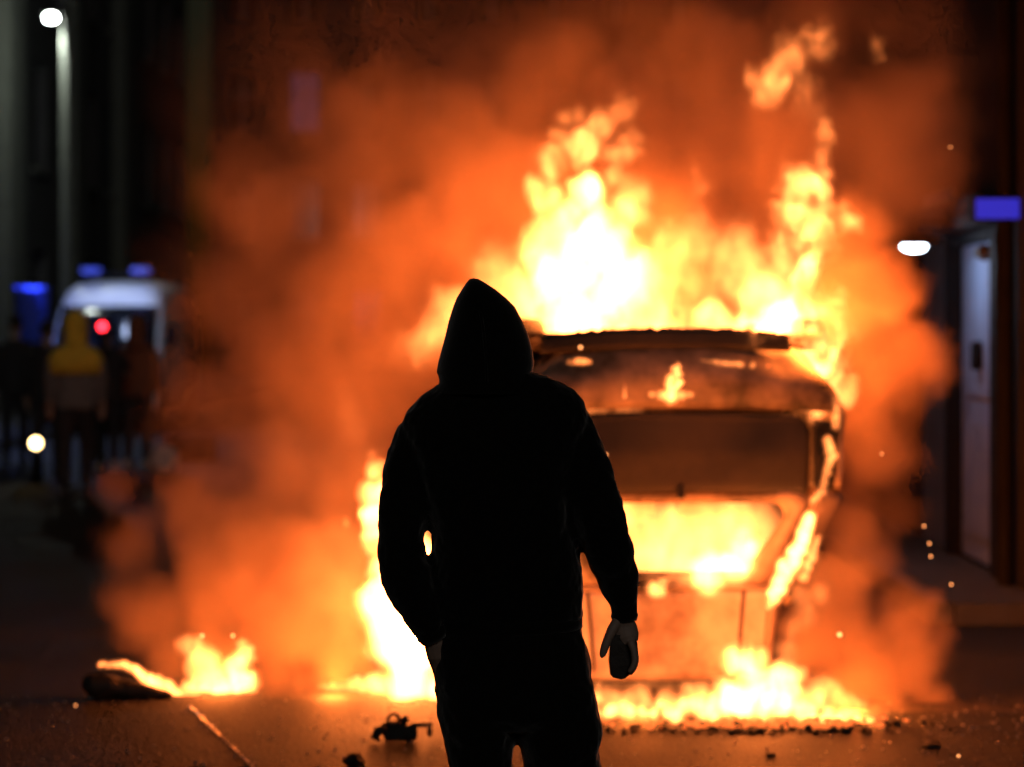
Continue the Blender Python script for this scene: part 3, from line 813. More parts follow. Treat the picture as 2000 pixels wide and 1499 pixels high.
for (x, y) in ((-.68, .66), (.68, .66), (-.68, 3.05), (.68, 3.05)):
    b = bmesh.new(); N = 36
    prof = [(.18, -.075), (.25, -.085), (.275, -.065), (.28, 0), (.275, .065), (.25, .085), (.18, .075)]
    rg = [[b.verts.new((x + o_, y + r_ * math.cos(2 * math.pi * k / N), .28 + r_ * math.sin(2 * math.pi * k / N))) for (r_, o_) in prof] for k in range(N)]
    for k in range(N):
        for j in range(len(prof)):
            b.faces.new((rg[k][j], rg[k][(j + 1) % len(prof)], rg[(k + 1) % N][(j + 1) % len(prof)], rg[(k + 1) % N][j]))
    me_p = bpy.data.objects.new('wheel', None); COL.objects.link(me_p); me_p.parent = car
    cbuild('tyre', b, M['rubber'], me_p)
    b = bmesh.new(); s = 1 if x > 0 else -1
    tube(b, [(Vector((x + s * .05, y, .28)), .178, .178), (Vector((x + s * .02, y, .28)), .178, .178), (Vector((x - s * .06, y, .28)), .178, .178)], 28, ref=Vector((0, 0, 1)))
    tube(b, [(Vector((x + s * .048, y, .28)), .06, .06), (Vector((x + s * .07, y, .28)), .05, .05)], 16, ref=Vector((0, 0, 1)))
    cbuild('rim', b, M['iron'], me_p)
# seats
for x in (-.28, .28):
    b = bmesh.new(); box(b, x - .24, x + .24, .95, 1.1, .42, .93, .04); cbuild('rear_seat', b, M['seat'])
    b = bmesh.new(); box(b, x - .11, x + .11, .98, 1.06, .99, 1.13, .035); pipe(b, [(x - .05, 1.02, .92), (x - .05, 1.02, 1.0)], .01, 6); pipe(b, [(x + .05, 1.02, .92), (x + .05, 1.02, 1.0)], .01, 6); cbuild('headrest', b, M['seat'])
    b = bmesh.new(); box(b, x - .22, x + .22, 1.95, 2.1, .42, 1.0, .05); box(b, x - .22, x + .22, 2.1, 2.5, .36, .5, .04); cbuild('front_seat', b, M['seat'])

# ================================================================== DEBRIS ON THE ROAD
# charred lump at left
p = at(255, 1362, gd(1362))
b = bmesh.new()
pts = []
for k in range(14):
    u = k / 13.0
    x = -.205 + .40 * u; r_ = .064 * (1 - .78 * u ** 1.25) * (min(1, .55 + u * 5))
    pts.append((Vector((x, .10 * u * -.2, r_ * .93)), r_ * (1 + .08 * math.sin(k * 2.2)), r_ * 1.25))
tube(b, pts, 22, ref=Vector((0, 0, 1)))
lump = build('charred_roll', b, M['char'], None, True, (('SUBSURF', dict(levels=2, render_levels=2)),))
tx2 = bpy.data.textures.new('char_lumps', 'CLOUDS'); tx2.noise_scale = .05
md = lump.modifiers.new('lumps', 'DISPLACE'); md.texture = tx2; md.strength = .016; md.mid_level = .6
lump.location = (p.x, p.y - .02, 0)
tag(lump, 'charred black roll burning on the road at left', 'debris')

# broken car part before the fire
p = at(785, 1447, gd(1447))
t = thing('car_part', 'small dark broken car part lying on the road left of the hooded person', 'debris', (p.x, p.y, 0), R(6))
b = bmesh.new(); box(b, -.075, .06, -.04, .04, .004, .062, .008); blob(b, (-.03, 0, .05), .035, 2, .4, (1.5, 1, .8), 4, 2); build('bracket', b, M['char'], t)
b = bmesh.new(); N = 18
rg = [[b.verts.new((-.035 + (.022 + .007 * math.cos(a)) * math.cos(2 * math.pi * k / N), -.02 + .008 * math.sin(a), .088 + (.022 + .007 * math.cos(a)) * math.sin(2 * math.pi * k / N))) for a in [j * math.pi / 4 for j in range(8)]] for k in range(N)]
for k in range(N):
    for j in range(8): b.faces.new((rg[k][j], rg[k][(j + 1) % 8], rg[(k + 1) % N][(j + 1) % 8], rg[(k + 1) % N][j]))
build('ring', b, M['iron'], t, True)
b = bmesh.new(); box(b, .03, .125, -.03, .0, .055, .075, .006); box(b, .10, .12, -.03, .02, .02, .056, .004); build('plate', b, M['iron'], t)
b = bmesh.new(); pipe(b, [(-.06, -.02, .05), (-.10, -.04, .045), (-.112, -.045, .012)], .02, 8); build('stub', b, M['char'], t, True)
b = bmesh.new(); pipe(b, [(.02, -.02, .04), (.03, -.03, .012)], .024, 8); build('stub', b, M['char'], t, True)
b = bmesh.new(); pipe(b, [(.005, .0, .06), (.01, .0, .085), (.025, .0, .09)], .016, 8); build('stub', b, M['char'], t, True)

p = at(692, 1496, gd(1496))
b = bmesh.new(); blob(b, (0, 0, .018), .034, 2, .5, (1.1, .9, .8), 3, 9); o = build('clinker', b, M['char']); o.location = (p.x, p.y, 0); tag(o, 'small black charred lump at the bottom edge of the picture', 'debris')
for (px, py, r_, nm) in ((1820, 1462, .022, 'small dark stone on the asphalt at lower right'), (1505, 1478, .014, 'tiny dark stone on the asphalt right of the hooded person')):
    p = at(px, py, gd(py)); b = bmesh.new(); blob(b, (0, 0, r_ * .5), r_, 2, .5, (1.7, 1, .6), 2, px); o = build('stone', b, M['char']); o.location = (p.x, p.y, 0); tag(o, nm, 'stone')


def scatter(name, label, cat, n, m, region, size, seed, zf=.5, sub=1):
    r_ = random.Random(seed); b = bmesh.new()
    for k in range(n):
        px, py = region(r_); d = gd(py); p = at(px, py, d); s = r_.uniform(*size)
        blob(b, (p.x, p.y, s * zf), s, sub, .5, (r_.uniform(.7, 1.4), r_.uniform(.7, 1.3), r_.uniform(.5, .9)), 2, k)
    return stuff(build(name, b, m), label, cat)


scatter('grit', 'pale grit and glass crumbs scattered over the asphalt', 'grit', 520, M['pebble'], lambda r_: (r_.uniform(-50, 2050), 1360 + 150 * r_.random()), (.002, .0062), 11)
scatter('grit', 'pale grit glinting on the asphalt right of the fire', 'grit', 70, M['pebble'], lambda r_: (r_.gauss(1880, 80), r_.gauss(1412, 14)), (.002, .006), 12)
# ember bed in front of the car: charred crumbs and glowing crumbs
scatter('cinders', 'black cinders strewn under the burning car', 'cinders', 170, M['char'], lambda r_: (r_.gauss(1480, 150), 1436 - abs(r_.gauss(0, 14))), (.004, .02), 13, .6)
scatter('embers', 'glowing orange embers along the front of the fire', 'embers', 150, M['ember'], lambda r_: (r_.gauss(1500, 95), 1428 - abs(r_.gauss(0, 14))), (.010, .021), 14, 1.0)

sp_me = None
for (px, py, d, s) in ((1640, 1240, 10.9, 1.9), (1134, 679, 11.2, 1.5), (1805, 1028, 11.2, 1), (1815, 1062, 11.2, 1), (1818, 1087, 11.1, 1), (1858, 1142, 10.9, 1), (1722, 887, 11.3, .8),
                       (1856, 288, 11.6, .7), (1872, 1484, 9.8, .9), (1184, 888, 11.1, 1), (395, 1242, 11.1, 1.6), (455, 1242, 11.1, 1.5), (148, 1378, 11.1, .8),):
    if sp_me is None:
        b = bmesh.new(); blob(b, (0, 0, 0), .0048, 1); o = build('spark', b, M['spark']); sp_me = o.data
    else:
        o = link('spark', sp_me)
    q_ = at(px, py, d); q_.z = max(q_.z, .01); o.location = q_; o.scale = (s, s, s)
    tag(o, 'tiny glowing spark drifting around the fire', 'spark', 'sparks around the burning car')

# ================================================================== FIRE AND SMOKE (volumes grown from skeletons of puffs)
def vol_mat(name, kind, **k):
    m = bpy.data.materials.new(name); m.use_nodes = True
    nt = m.node_tree; n = nt.nodes; n.clear(); L = nt.links.new
    out = n.new('ShaderNodeOutputMaterial')
    at_ = n.new('ShaderNodeAttribute'); at_.attribute_name = 'density'
    mu = n.new('ShaderNodeMath'); mu.operation = 'MULTIPLY'; mu.inputs[1].default_value = k['strength']
    L(at_.outputs['Fac'], mu.inputs[0])
    if kind == 'fire':
        em = n.new('ShaderNodeEmission'); em.inputs['Color'].default_value = (*k['color'], 1)
        pw = n.new('ShaderNodeMath'); pw.operation = 'POWER'; pw.inputs[1].default_value = 1.5
        L(at_.outputs['Fac'], pw.inputs[0]); L(pw.outputs[0], mu.inputs[0])
        L(mu.outputs[0], em.inputs['Strength']); L(em.outputs[0], out.inputs['Volume'])
    else:
        pv_ = n.new('ShaderNodeVolumePrincipled'); pv_.inputs['Color'].default_value = (*k['color'], 1)
        pv_.inputs['Density Attribute'].default_value = ''
        pv_.inputs['Anisotropy'].default_value = k.get('g', .1)
        L(mu.outputs[0], pv_.inputs['Density']); L(pv_.outputs[0], out.inputs['Volume'])
    return m


def puff_volume(name, puffs, m, voxel, warp=(.5, 2.2), warp2=(.15, 7.0), detail=(5.0, .6), stretch=.55, edge=(0.0, .35), pad=.35, label='', cat='', seed=0.0, grain=0.0):
    """puffs: (Vector, radius m, intensity).  One volume grid: noise-warped union of puffs, eaten by fine noise."""
    me = bpy.data.meshes.new(name)
    me.from_pydata([p[0] for p in puffs], [], [])
    ra = me.attributes.new('radius', 'FLOAT', 'POINT'); ia = me.attributes.new('heat', 'FLOAT', 'POINT')
    for i, p in enumerate(puffs): ra.data[i].value = p[1]; ia.data[i].value = p[2]
    o = link(name, me)
    lo = Vector([min(p[0][a] - p[1] * 1.0 for p in puffs) - pad for a in range(3)])
    hi = Vector([max(p[0][a] + p[1] * 1.0 for p in puffs) + pad for a in range(3)])
    lo.z = max(lo.z, .004)
    ng = bpy.data.node_groups.new(name + '_growth', 'GeometryNodeTree')
    ng.interface.new_socket('Geometry', in_out='INPUT', socket_type='NodeSocketGeometry')
    ng.interface.new_socket('Geometry', in_out='OUTPUT', socket_type='NodeSocketGeometry')
    n = ng.nodes; L = ng.links.new
    gi = n.new('NodeGroupInput'); go = n.new('NodeGroupOutput')
    pos = n.new('GeometryNodeInputPosition')

    def math_(op, a, b_=None, clamp=False):
        q = n.new('ShaderNodeMath'); q.operation = op; q.use_clamp = clamp
        for i, x in enumerate((a, b_)):
            if x is None: continue
            if isinstance(x, (int, float)): q.inputs[i].default_value = x
            else: L(x, q.inputs[i])
        return q.outputs[0]

    def vec(op, a, b_, out=0):
        q = n.new('ShaderNodeVectorMath'); q.operation = op
        for i, x in enumerate((a, b_)):
            if isinstance(x, (tuple, Vector)): q.inputs[i].default_value = x
            elif isinstance(x, (int, float)): q.inputs[i].default_value = (x, x, x)
            else: L(x, q.inputs[i])
        return q.outputs['Value'] if out else q.outputs['Vector']

    def nz(vecs, scale, det=2.0, rough=.5):
        q = n.new('ShaderNodeTexNoise'); q.inputs['Scale'].default_value = scale; q.inputs['Detail'].default_value = det; q.inputs['Roughness'].default_value = rough
        L(vecs, q.inputs['Vector']); return q

    base = vec('ADD', pos.outputs[0], (seed, seed * .7, -seed))
    st = vec('MULTIPLY', base, (1, 1, stretch))
    w1 = nz(st, warp[1], 2.0)
    d1 = vec('SUBTRACT', w1.outputs['Color'], .5)
    w2 = nz(st, warp2[1], 3.0)
    d2 = vec('SUBTRACT', w2.outputs['Color'], .5)
    # nearest puff -> radius scales the warp
    def near(p_):
        s_ = n.new('GeometryNodeSampleNearest'); s_.domain = 'POINT'
        L(gi.outputs[0], s_.inputs['Geometry']); L(p_, s_.inputs['Sample Position'])
        return s_.outputs[0]
    def samp(idx, attr, typ):
        q = n.new('GeometryNodeSampleIndex'); q.data_type = typ; q.domain = 'POINT'
        L(gi.outputs[0], q.inputs['Geometry']); L(idx, q.inputs['Index'])
        if attr:
            a = n.new('GeometryNodeInputNamedAttribute'); a.data_type = typ; a.inputs['Name'].default_value = attr
            L(a.outputs['Attribute'], q.inputs['Value'])
        else:
            L(n.new('GeometryNodeInputPosition').outputs[0], q.inputs['Value'])
        return q.outputs[0]
    i0 = near(pos.outputs[0]); r0 = samp(i0, 'radius', 'FLOAT')
    amp1 = math_('MULTIPLY', r0, warp[0] * 2); amp2 = math_('MULTIPLY', r0, warp2[0] * 2)
    s1 = n.new('ShaderNodeVectorMath'); s1.operation = 'SCALE'; L(d1, s1.inputs[0]); L(amp1, s1.inputs['Scale'])
    s2 = n.new('ShaderNodeVectorMath'); s2.operation = 'SCALE'; L(d2, s2.inputs[0]); L(amp2, s2.inputs['Scale'])
    wp = vec('ADD', vec('ADD', pos.outputs[0], s1.outputs[0]), s2.outputs[0])
    i1 = near(wp); c1 = samp(i1, None, 'FLOAT_VECTOR'); r1 = samp(i1, 'radius', 'FLOAT'); h1 = samp(i1, 'heat', 'FLOAT')
    dist = vec('DISTANCE', wp, c1, 1)
    f = math_('SUBTRACT', 1.0, math_('DIVIDE', dist, r1))
    dt = nz(vec('MULTIPLY', wp, (1, 1, stretch)), detail[0], 4.0, .6)
    dn = math_('MULTIPLY', math_('SUBTRACT', dt.outputs['Fac'], .5), detail[1] * 2)
    g = math_('ADD', f, dn)
    mr = n.new('ShaderNodeMapRange'); mr.interpolation_type = 'SMOOTHSTEP'
    mr.inputs['From Min'].default_value = edge[0]; mr.inputs['From Max'].default_value = edge[1]
    L(g, mr.inputs['Value'])
    if grain:
        gz = nz(vec('MULTIPLY', wp, (1, 1, stretch * .8)), detail[0] * 2.0, 4.0, .62)
        gm = n.new('ShaderNodeMapRange'); gm.inputs['From Min'].default_value = .36; gm.inputs['From Max'].default_value = .66
        gm.inputs['To Min'].default_value = 1 - grain; gm.inputs['To Max'].default_value = 1 + grain * .5
        L(gz.outputs['Fac'], gm.inputs['Value'])
        h1 = math_('MULTIPLY', h1, gm.outputs[0])
    keep = math_('GREATER_THAN', f, -.35)
    den = math_('MULTIPLY', math_('MULTIPLY', mr.outputs[0], h1), keep)
    vc = n.new('GeometryNodeVolumeCube')
    L(den, vc.inputs['Density']); vc.inputs['Background'].default_value = 0
    vc.inputs['Min'].default_value = lo; vc.inputs['Max'].default_value = hi
    for a, nm in enumerate('XYZ'): vc.inputs['Resolution ' + nm].default_value = max(4, int((hi[a] - lo[a]) / voxel))
    sm = n.new('GeometryNodeSetMaterial'); sm.inputs['Material'].default_value = m
    L(vc.outputs[0], sm.inputs['Geometry']); L(sm.outputs[0], go.inputs[0])
    md_ = o.modifiers.new('growth', 'NODES'); md_.node_group = ng
    me.materials.append(m)
    return stuff(o, label, cat)


def chain(pts, step=.5, jit=.25, seed=1):
    """pts: (px, py, r_px, d, heat) -> densely sampled puffs"""
    r_ = random.Random(seed); out = []
    for a, c in zip(pts, pts[1:]):
        pa, pc = at(*a[:2], a[3]), at(*c[:2], c[3]); ra, rc = a[2] / F * a[3], c[2] / F * c[3]
        nn = max(1, int((pc - pa).length / (step * max(.01, min(ra, rc)))))
        for k in range(nn):
            u = k / nn; rr_ = ra + (rc - ra) * u
            p = pa.lerp(pc, u) + Vector((r_.gauss(0, 1), r_.gauss(0, 1), r_.gauss(0, 1))) * rr_ * jit
            out.append((p, rr_, a[4] + (c[4] - a[4]) * u))
    l = pts[-1]; out.append((at(*l[:2], l[3]), l[2] / F * l[3], l[4]))
    return out


FC = (1.0, .24, .052)
fire_m = vol_mat('flame_gas', 'fire', strength=120.0, color=FC)
smoke_m = vol_mat('fire_smoke', 'smoke', strength=1.9, color=(.66, .47, .35), g=.0)

def lt(name, px, py, d, energy, rad, parent, color=(1.0, .185, .026)):
    l = bpy.data.lights.new(name, 'POINT'); l.energy = energy; l.color = color; l.shadow_soft_size = rad
    o = bpy.data.objects.new(name, l); COL.objects.link(o)
    o.location = at(px, py, d)
    if parent is not None: o.parent = parent
    return o


LK = .8
# ---- tall flames over the upturned floor
d0 = 12.6
pf = []
pf += chain([(1150, 690, 135, d0, .6), (1150, 600, 125, d0, 1.0), (1145, 510, 115, d0, 1.2), (1150, 430, 105, d0, 1.1), (1140, 350, 88, d0, 1.0), (1125, 290, 58, d0, .42), (1165, 255, 50, d0, .3), (1210, 225, 40, d0, .24), (1215, 195, 22, d0, .16)], seed=1)
pf += chain([(860, 660, 75, d0 + .2, .26), (960, 620, 115, d0 + .2, .38), (1100, 620, 135, d0 + .2, .5), (1250, 620, 135, d0 + .2, .48), (1400, 630, 130, d0 + .2, .44), (1540, 620, 115, d0 + .2, .44)], jit=.15, seed=50)
pf += chain([(990, 540, 80, d0 + .4, .22), (1260, 520, 105, d0 + .4, .32), (1400, 530, 100, d0 + .4, .27), (1500, 530, 85, d0 + .3, .27)], jit=.2, seed=51)
pf += chain([(1190, 520, 95, d0, .9), (1195, 430, 70, d0, .7), (1215, 370, 44, d0, .45), (1200, 310, 38, d0, .3), (1235, 265, 26, d0, .18)], seed=54)
pf += chain([(1090, 430, 60, d0, .7), (1075, 350, 42, d0, .5), (1095, 290, 42, d0, .32), (1088, 248, 30, d0, .22), (1130, 228, 26, d0, .18)], seed=55)
pf += chain([(1180, 560, 90, d0 + .3, .8), (1215, 470, 60, d0 + .3, .55), (1230, 400, 40, d0 + .3, .3), (1225, 350, 22, d0 + .3, .2)], seed=2)
pf += chain([(1040, 650, 90, d0, .5), (985, 600, 70, d0, .25), (945, 530, 42, d0, .16), (940, 470, 22, d0, .12)], seed=3)
pf += chain([(1280, 660, 100, d0 + .2, .35), (1320, 590, 85, d0 + .2, .25), (1330, 500, 60, d0 + .3, .15), (1370, 400, 38, d0 + .3, .09), (1360, 350, 20, d0 + .3, .06)], seed=4)
pf += chain([(1400, 670, 90, d0 + .2, .35), (1440, 600, 75, d0 + .2, .3), (1500, 560, 60, d0, .4)], seed=5)
pf = [(p_[0], p_[1] * 1.06, p_[2] * 1.35) for p_ in pf]
fl = puff_volume('flames', pf, fire_m, .018, warp=(.75, 2.4), warp2=(.5, 7), detail=(7, .95), edge=(0.0, 1.15), label='tall white and yellow flames rising over the upturned car floor', cat='flames', grain=.5, seed=1.0)
lt('flame_light', 1160, 520, d0 + .1, 290 * LK, .25, None)
lt('flame_light', 1380, 620, d0 + .2, 160 * LK, .25, None)

# ---- flames over the burning rear wheel at right
dw = 12.0
pf = []
pf += chain([(1590, 730, 62, dw, 1.3), (1580, 670, 105, dw, 1.9), (1565, 610, 95, dw, 1.6), (1535, 560, 55, dw, .7), (1545, 500, 44, dw, .45), (1580, 440, 95, dw, .6), (1590, 395, 78, dw, .52), (1606, 340, 24, dw, .36), (1612, 280, 30, dw, .42), (1614, 245, 18, dw, .35)], seed=6)
pf += chain([(1535, 420, 34, dw, .36), (1560, 390, 44, dw, .4), (1625, 430, 40, dw, .4), (1650, 405, 22, dw, .3)], seed=56)
pf += chain([(1360, 380, 30, dw + .4, .18), (1355, 345, 24, dw + .4, .15)], seed=57)
pf += chain([(1620, 700, 40, dw, .8), (1635, 630, 38, dw, .5), (1640, 580, 20, dw, .3)], seed=7)
pf += chain([(1475, 200, 28, dw, .22), (1520, 155, 50, dw, .25), (1560, 115, 46, dw, .23), (1605, 92, 34, dw, .22), (1585, 55, 22, dw, .16)], seed=8)
pf += chain([(1614, 245, 34, dw + .1, .13), (1590, 190, 48, dw + .1, .12), (1545, 150, 60, dw + .1, .13), (1600, 90, 44, dw + .1, .11), (1610, 40, 26, dw + .1, .08)], seed=58)
pf += chain([(1718, 120, 16, dw, .11), (1720, 80, 24, dw, .11)], seed=9)
pf += chain([(1640, 830, 14, 11.5, 1.2), (1637, 800, 13, 11.5, .9), (1632, 780, 7, 11.5, .6)], jit=.05, seed=10)
pf = [(p_[0], p_[1] * 1.12, p_[2] * 1.2) for p_ in pf]
puff_volume('flames', pf, fire_m, .014, warp=(1.0, 3.0), warp2=(.8, 8), detail=(9, .95), edge=(0.0, 1.15), label='flames over the burning rear wheel at the right of the car', cat='flames', grain=.75, seed=3.0)
lt('flame_light', 1600, 640, dw, 230 * LK, .2, None)

# ---- flames licking the right flank and pillar
df = 11.62
pf = []
pf += chain([(1618, 862, 12, df, .9), (1625, 890, 13, df, .8), (1612, 930, 9, df, .7), (1605, 960, 11, df, .9), (1585, 980, 9, df, .9)], jit=.15, seed=11)
pf += chain([(1585, 1010, 18, df + .1, 1.6), (1565, 1060, 24, df + .1, 2.0), (1540, 1110, 26, df + .1, 2.0), (1515, 1160, 20, df + .1, 1.6), (1502, 1185, 9, df + .1, 1.2)], jit=.1, seed=12)
pf += chain([(1600, 1050, 9, df, 1.0), (1585, 1085, 14, df, .9), (1570, 1130, 16, df, .8)], jit=.15, seed=13)
pf += chain([(1590, 1150, 36, df, .18), (1560, 1210, 34, df, .18), (1540, 1280, 36, df, .2), (1520, 1330, 30, df, .3)], seed=14)
puff_volume('flames', pf, fire_m, .009, warp=(.45, 6), warp2=(.3, 14), detail=(14, .4), edge=(0.0, .7), pad=.12, label='thin flames licking down the right flank of the car', cat='flames', grain=.45, seed=5.0)

# ---- fire filling the cabin
dc = 12.3
pf = []
pf += chain([(1020, 1060, 115, dc, .33), (1150, 1060, 115, dc, .32), (1290, 1060, 115, dc, .3), (1430, 1060, 115, dc, .32)], jit=.1, seed=15)
pf += chain([(1200, 1120, 70, dc - .2, .2), (1330, 1120, 40, dc - .35, .35), (1415, 1118, 48, dc - .35, 1.3), (1445, 1085, 44, dc - .35, 1.1), (1450, 1045, 24, dc - .35, .7)], seed=16)
pf += chain([(1290, 1155, 20, dc - .6, .9), (1300, 1135, 12, dc - .6, .6)], seed=17)
puff_volume('flames', pf, fire_m, .018, warp=(.4, 3), warp2=(.2, 8), detail=(7, .35), edge=(-.1, .6), pad=.1, label='yellow fire filling the cabin behind the empty rear window', cat='flames', grain=.45, seed=7.0)
lt('flame_light', 1300, 1060, 12.4, 130 * LK, .2, None)

# ---- small flames on the upturned bumper
ds = 11.33
pf = chain([(1310, 770, 32, ds, 1.1), (1314, 752, 29, ds, 1.4), (1320, 730, 17, ds, 1.1), (1325, 712, 7, ds, .8)], jit=.12, seed=18)
pf += chain([(1272, 772, 9, ds, .7), (1310, 772, 18, ds, 1.0), (1352, 772, 10, ds, .8)], jit=.1, seed=24)
puff_volume('flames', pf, fire_m, .006, warp=(.35, 8), warp2=(.25, 20), detail=(18, .35), edge=(0, .7), pad=.06, label='small flame standing on the middle of the upturned bumper', cat='flames', grain=.75, seed=8.0)
lt('flame_light', 1315, 745, ds - .06, 5 * LK, .04, None)
pf = chain([(1220, 776, 5, ds, .9), (1220, 760, 4, ds, .9), (1220, 748, 2.5, ds, .7)], jit=.0, step=.4, seed=19)
puff_volume('flames', pf, fire_m, .004, warp=(.2, 8), warp2=(.1, 20), detail=(18, .2), edge=(0, .7), pad=.03, label='tiny thin flame on the bumper left of the small flame', cat='flames', grain=.75, seed=9.0)
pf = chain([(1112, 708, 8, ds, .8), (1136, 706, 11, ds, 1.3), (1152, 707, 7, ds, .9)], jit=.05, seed=20)
puff_volume('flames', pf, fire_m, .005, warp=(.2, 8), warp2=(.1, 20), detail=(18, .25), edge=(0, .7), pad=.04, label='small bright flame under the bumper lip near the hood', cat='flames', grain=.75, seed=10.0)
pf = chain([(1370, 704, 5, ds, .4), (1410, 709, 9, ds, .7), (1448, 712, 9, ds, .9)], jit=.05, seed=21) + chain([(1470, 714, 8, ds, 1.0), (1472, 712, 7, ds, .9)], jit=0, seed=22) + chain([(1500, 716, 6, ds, .5), (1502, 715, 5, ds, .5)], jit=0, seed=23)
puff_volume('flames', pf, fire_m, .005, warp=(.2, 8), warp2=(.1, 20), detail=(18, .25), edge=(0, .7), pad=.04, label='row of little flames under the bumper lip at right', cat='flames', grain=.75, seed=11.0)

# ---- flames at the left flank of the car, behind the person
dl = 11.9
pf = []
pf += chain([(735, 890, 20, dl, .25), (722, 930, 26, dl, .7), (738, 990, 46, dl, 1.3), (745, 1050, 40, dl, 1.0), (735, 1085, 14, dl, .4)], seed=25)
pf += chain([(760, 1000, 50, dl, 1.0), (790, 1100, 64, dl, 1.3), (800, 1200, 80, dl, 1.5), (790, 1280, 100, dl - .2, 1.5), (800, 1335, 70, dl - .5, 1.3)], seed=26)
pf += chain([(625, 1340, 7, 11.5, .8), (690, 1338, 18, 11.5, .9), (750, 1335, 34, 11.5, 1.1), (830, 1345, 40, 11.4, 1.2), (900, 1350, 50, 11.4, 1.2), (1000, 1350, 50, 11.4, 1.0)], jit=.15, seed=27)
pf += chain([(840, 665, 12, 12.4, .35), (846, 640, 9, 12.4, .25)], seed=28) + chain([(678, 1025, 9, dl, .7), (676, 1010, 6, dl, .5)], jit=.1, seed=29)
pf += chain([(700, 860, 46, 12.4, .05), (680, 800, 40, 12.4, .035), (665, 760, 26, 12.4, .03)], seed=30)
puff_volume('flames', pf, fire_m, .015, warp=(.5, 3.5), warp2=(.3, 9), detail=(8, .45), edge=(0.0, .7), pad=.2, label='white flames at the left flank of the car beside the person', cat='flames', grain=.5, seed=12.0)
lt('flame_light', 790, 1260, 11.8, 140 * LK, .2, None)
lt('flame_light', 650, 1335, 11.5, 36 * LK, .06, None)

# ---- burning roll at left
dr_ = gd(1366) + .12
pf = []
pf += chain([(195, 1298, 8, dr_, 1.6), (245, 1300, 11, dr_, 1.7), (270, 1312, 14, dr_, 1.7), (310, 1335, 19, dr_, 1.7), (350, 1358, 16, dr_, 1.5), (385, 1362, 14, dr_, 1.3)], jit=.08, seed=31)
pf += chain([(385, 1340, 44, dr_ + .1, 1.0), (375, 1300, 54, dr_ + .1, .6), (365, 1262, 32, dr_ + .1, .4)], seed=32)
pf += chain([(420, 1330, 50, dr_ + .1, 1.0), (466, 1325, 42, dr_ + .1, 1.4), (482, 1285, 30, dr_ + .1, 1.1), (472, 1258, 18, dr_ + .1, .7)], seed=33)
puff_volume('flames', pf, fire_m, .009, warp=(.4, 6), warp2=(.3, 14), detail=(14, .45), edge=(0.0, .7), pad=.12, label='low flames burning along the charred roll at left', cat='flames', grain=.45, seed=14.0)
lt('flame_light', 420, 1310, dr_ + .05, 26 * LK, .1, None)

# ---- ground fire in front of the car
dg_ = 10.7
pf = []
pf += chain([(1160, 1392, 20, dg_, 1.2), (1230, 1384, 26, dg_, 1.3), (1300, 1390, 20, dg_, 1.2), (1350, 1385, 27, dg_, 1.2), (1420, 1378, 32, dg_, 1.3), (1500, 1372, 42, dg_, 1.4), (1580, 1390, 28, dg_, 1.3), (1640, 1400, 22, dg_, 1.3), (1705, 1408, 11, dg_, 1.2)], jit=.25, seed=34)
pf += chain([(1465, 1368, 62, dg_ + .1, 1.5), (1490, 1330, 60, dg_ + .1, 1.3), (1480, 1290, 32, dg_ + .1, .8)], seed=35)
pf += chain([(1545, 1362, 48, dg_ + .1, 1.3), (1550, 1318, 34, dg_ + .1, .8)], seed=36)
pf += chain([(1150, 1372, 30, 11.1, .5), (1250, 1365, 34, 11.1, .45), (1360, 1360, 36, 11.1, .5), (1480, 1350, 50, 11.1, .6), (1600, 1360, 44, 11.1, .5), (1680, 1375, 30, 11.1, .4)], jit=.25, seed=52)
pf += chain([(1150, 1338, 20, 11.7, .16), (1300, 1338, 20, 11.7, .14), (1400, 1336, 22, 11.7, .16), (1500, 1325, 28, 11.7, .3)], jit=.25, seed=53)
pf += chain([(1170, 1360, 16, dg_ + .2, .8), (1172, 1335, 8, dg_ + .2, .5)], seed=37)
puff_volume('flames', pf, fire_m, .010, warp=(.45, 6), warp2=(.35, 13), detail=(13, .45), edge=(0.0, .8), pad=.12, label='white ground fire burning along the road in front of the car', cat='flames', grain=.4, seed=16.0)
lt('flame_light', 1490, 1330, dg_ + .2, 60 * LK, .12, None)
lt('flame_light', 1250, 1375, dg_ + .1, 20 * LK, .08, None)
lt('flame_light', 1660, 1370, dg_ + .35, 95 * LK, .08, None)

# ================================================================== SMOKE
sm = []
def S(px, py, r, d, den, sq=1):
    if py > 1100 and d < 13: d = min(d, 11.9 - (py - 1100) / 300.0 * .7)
    if py < 330: den *= .26 + .74 * max(0, py) / 330.0
    sm.append((at(px, py, d), r / F * d, den))


ds_ = 13.7
rS = random.Random(5)
# low bank drifting left along the ground
for (x, y, r, den) in ((300, 1190, 110, .9), (420, 1150, 140, .9), (260, 1060, 85, .6), (380, 1010, 120, .8), (520, 1060, 150, .9), (640, 1120, 150, .9), (540, 1230, 130, 1.0), (660, 1270, 110, 1.0), (420, 1290, 90, .9), (700, 980, 130, .9), (560, 930, 130, .8), (330, 1290, 60, .7), (230, 950, 60, .35)):
    S(x, y, r, 12.3 + rS.uniform(-.3, .5), den)
# plume behind the car leaning to the upper left
for (x, y, r, den) in ((430, 800, 120, .6), (380, 740, 90, .45), (520, 720, 150, .7), (660, 780, 170, .9), (640, 600, 170, .75), (480, 560, 150, .5), (380, 520, 110, .35), (790, 640, 180, .9), (780, 460, 190, .8), (620, 430, 170, .5), (480, 400, 140, .33),
                        (930, 480, 190, .9), (900, 300, 200, .55), (730, 270, 190, .36), (580, 250, 170, .2), (1050, 330, 190, .7), (1100, 170, 200, .36), (930, 120, 200, .28), (750, 80, 190, .22), (580, 90, 170, .12), (420, 220, 140, .1), (1100, 0, 220, .24), (850, -80, 220, .2)):
    S(x, y, r, ds_ + rS.uniform(-.2, .6), den)
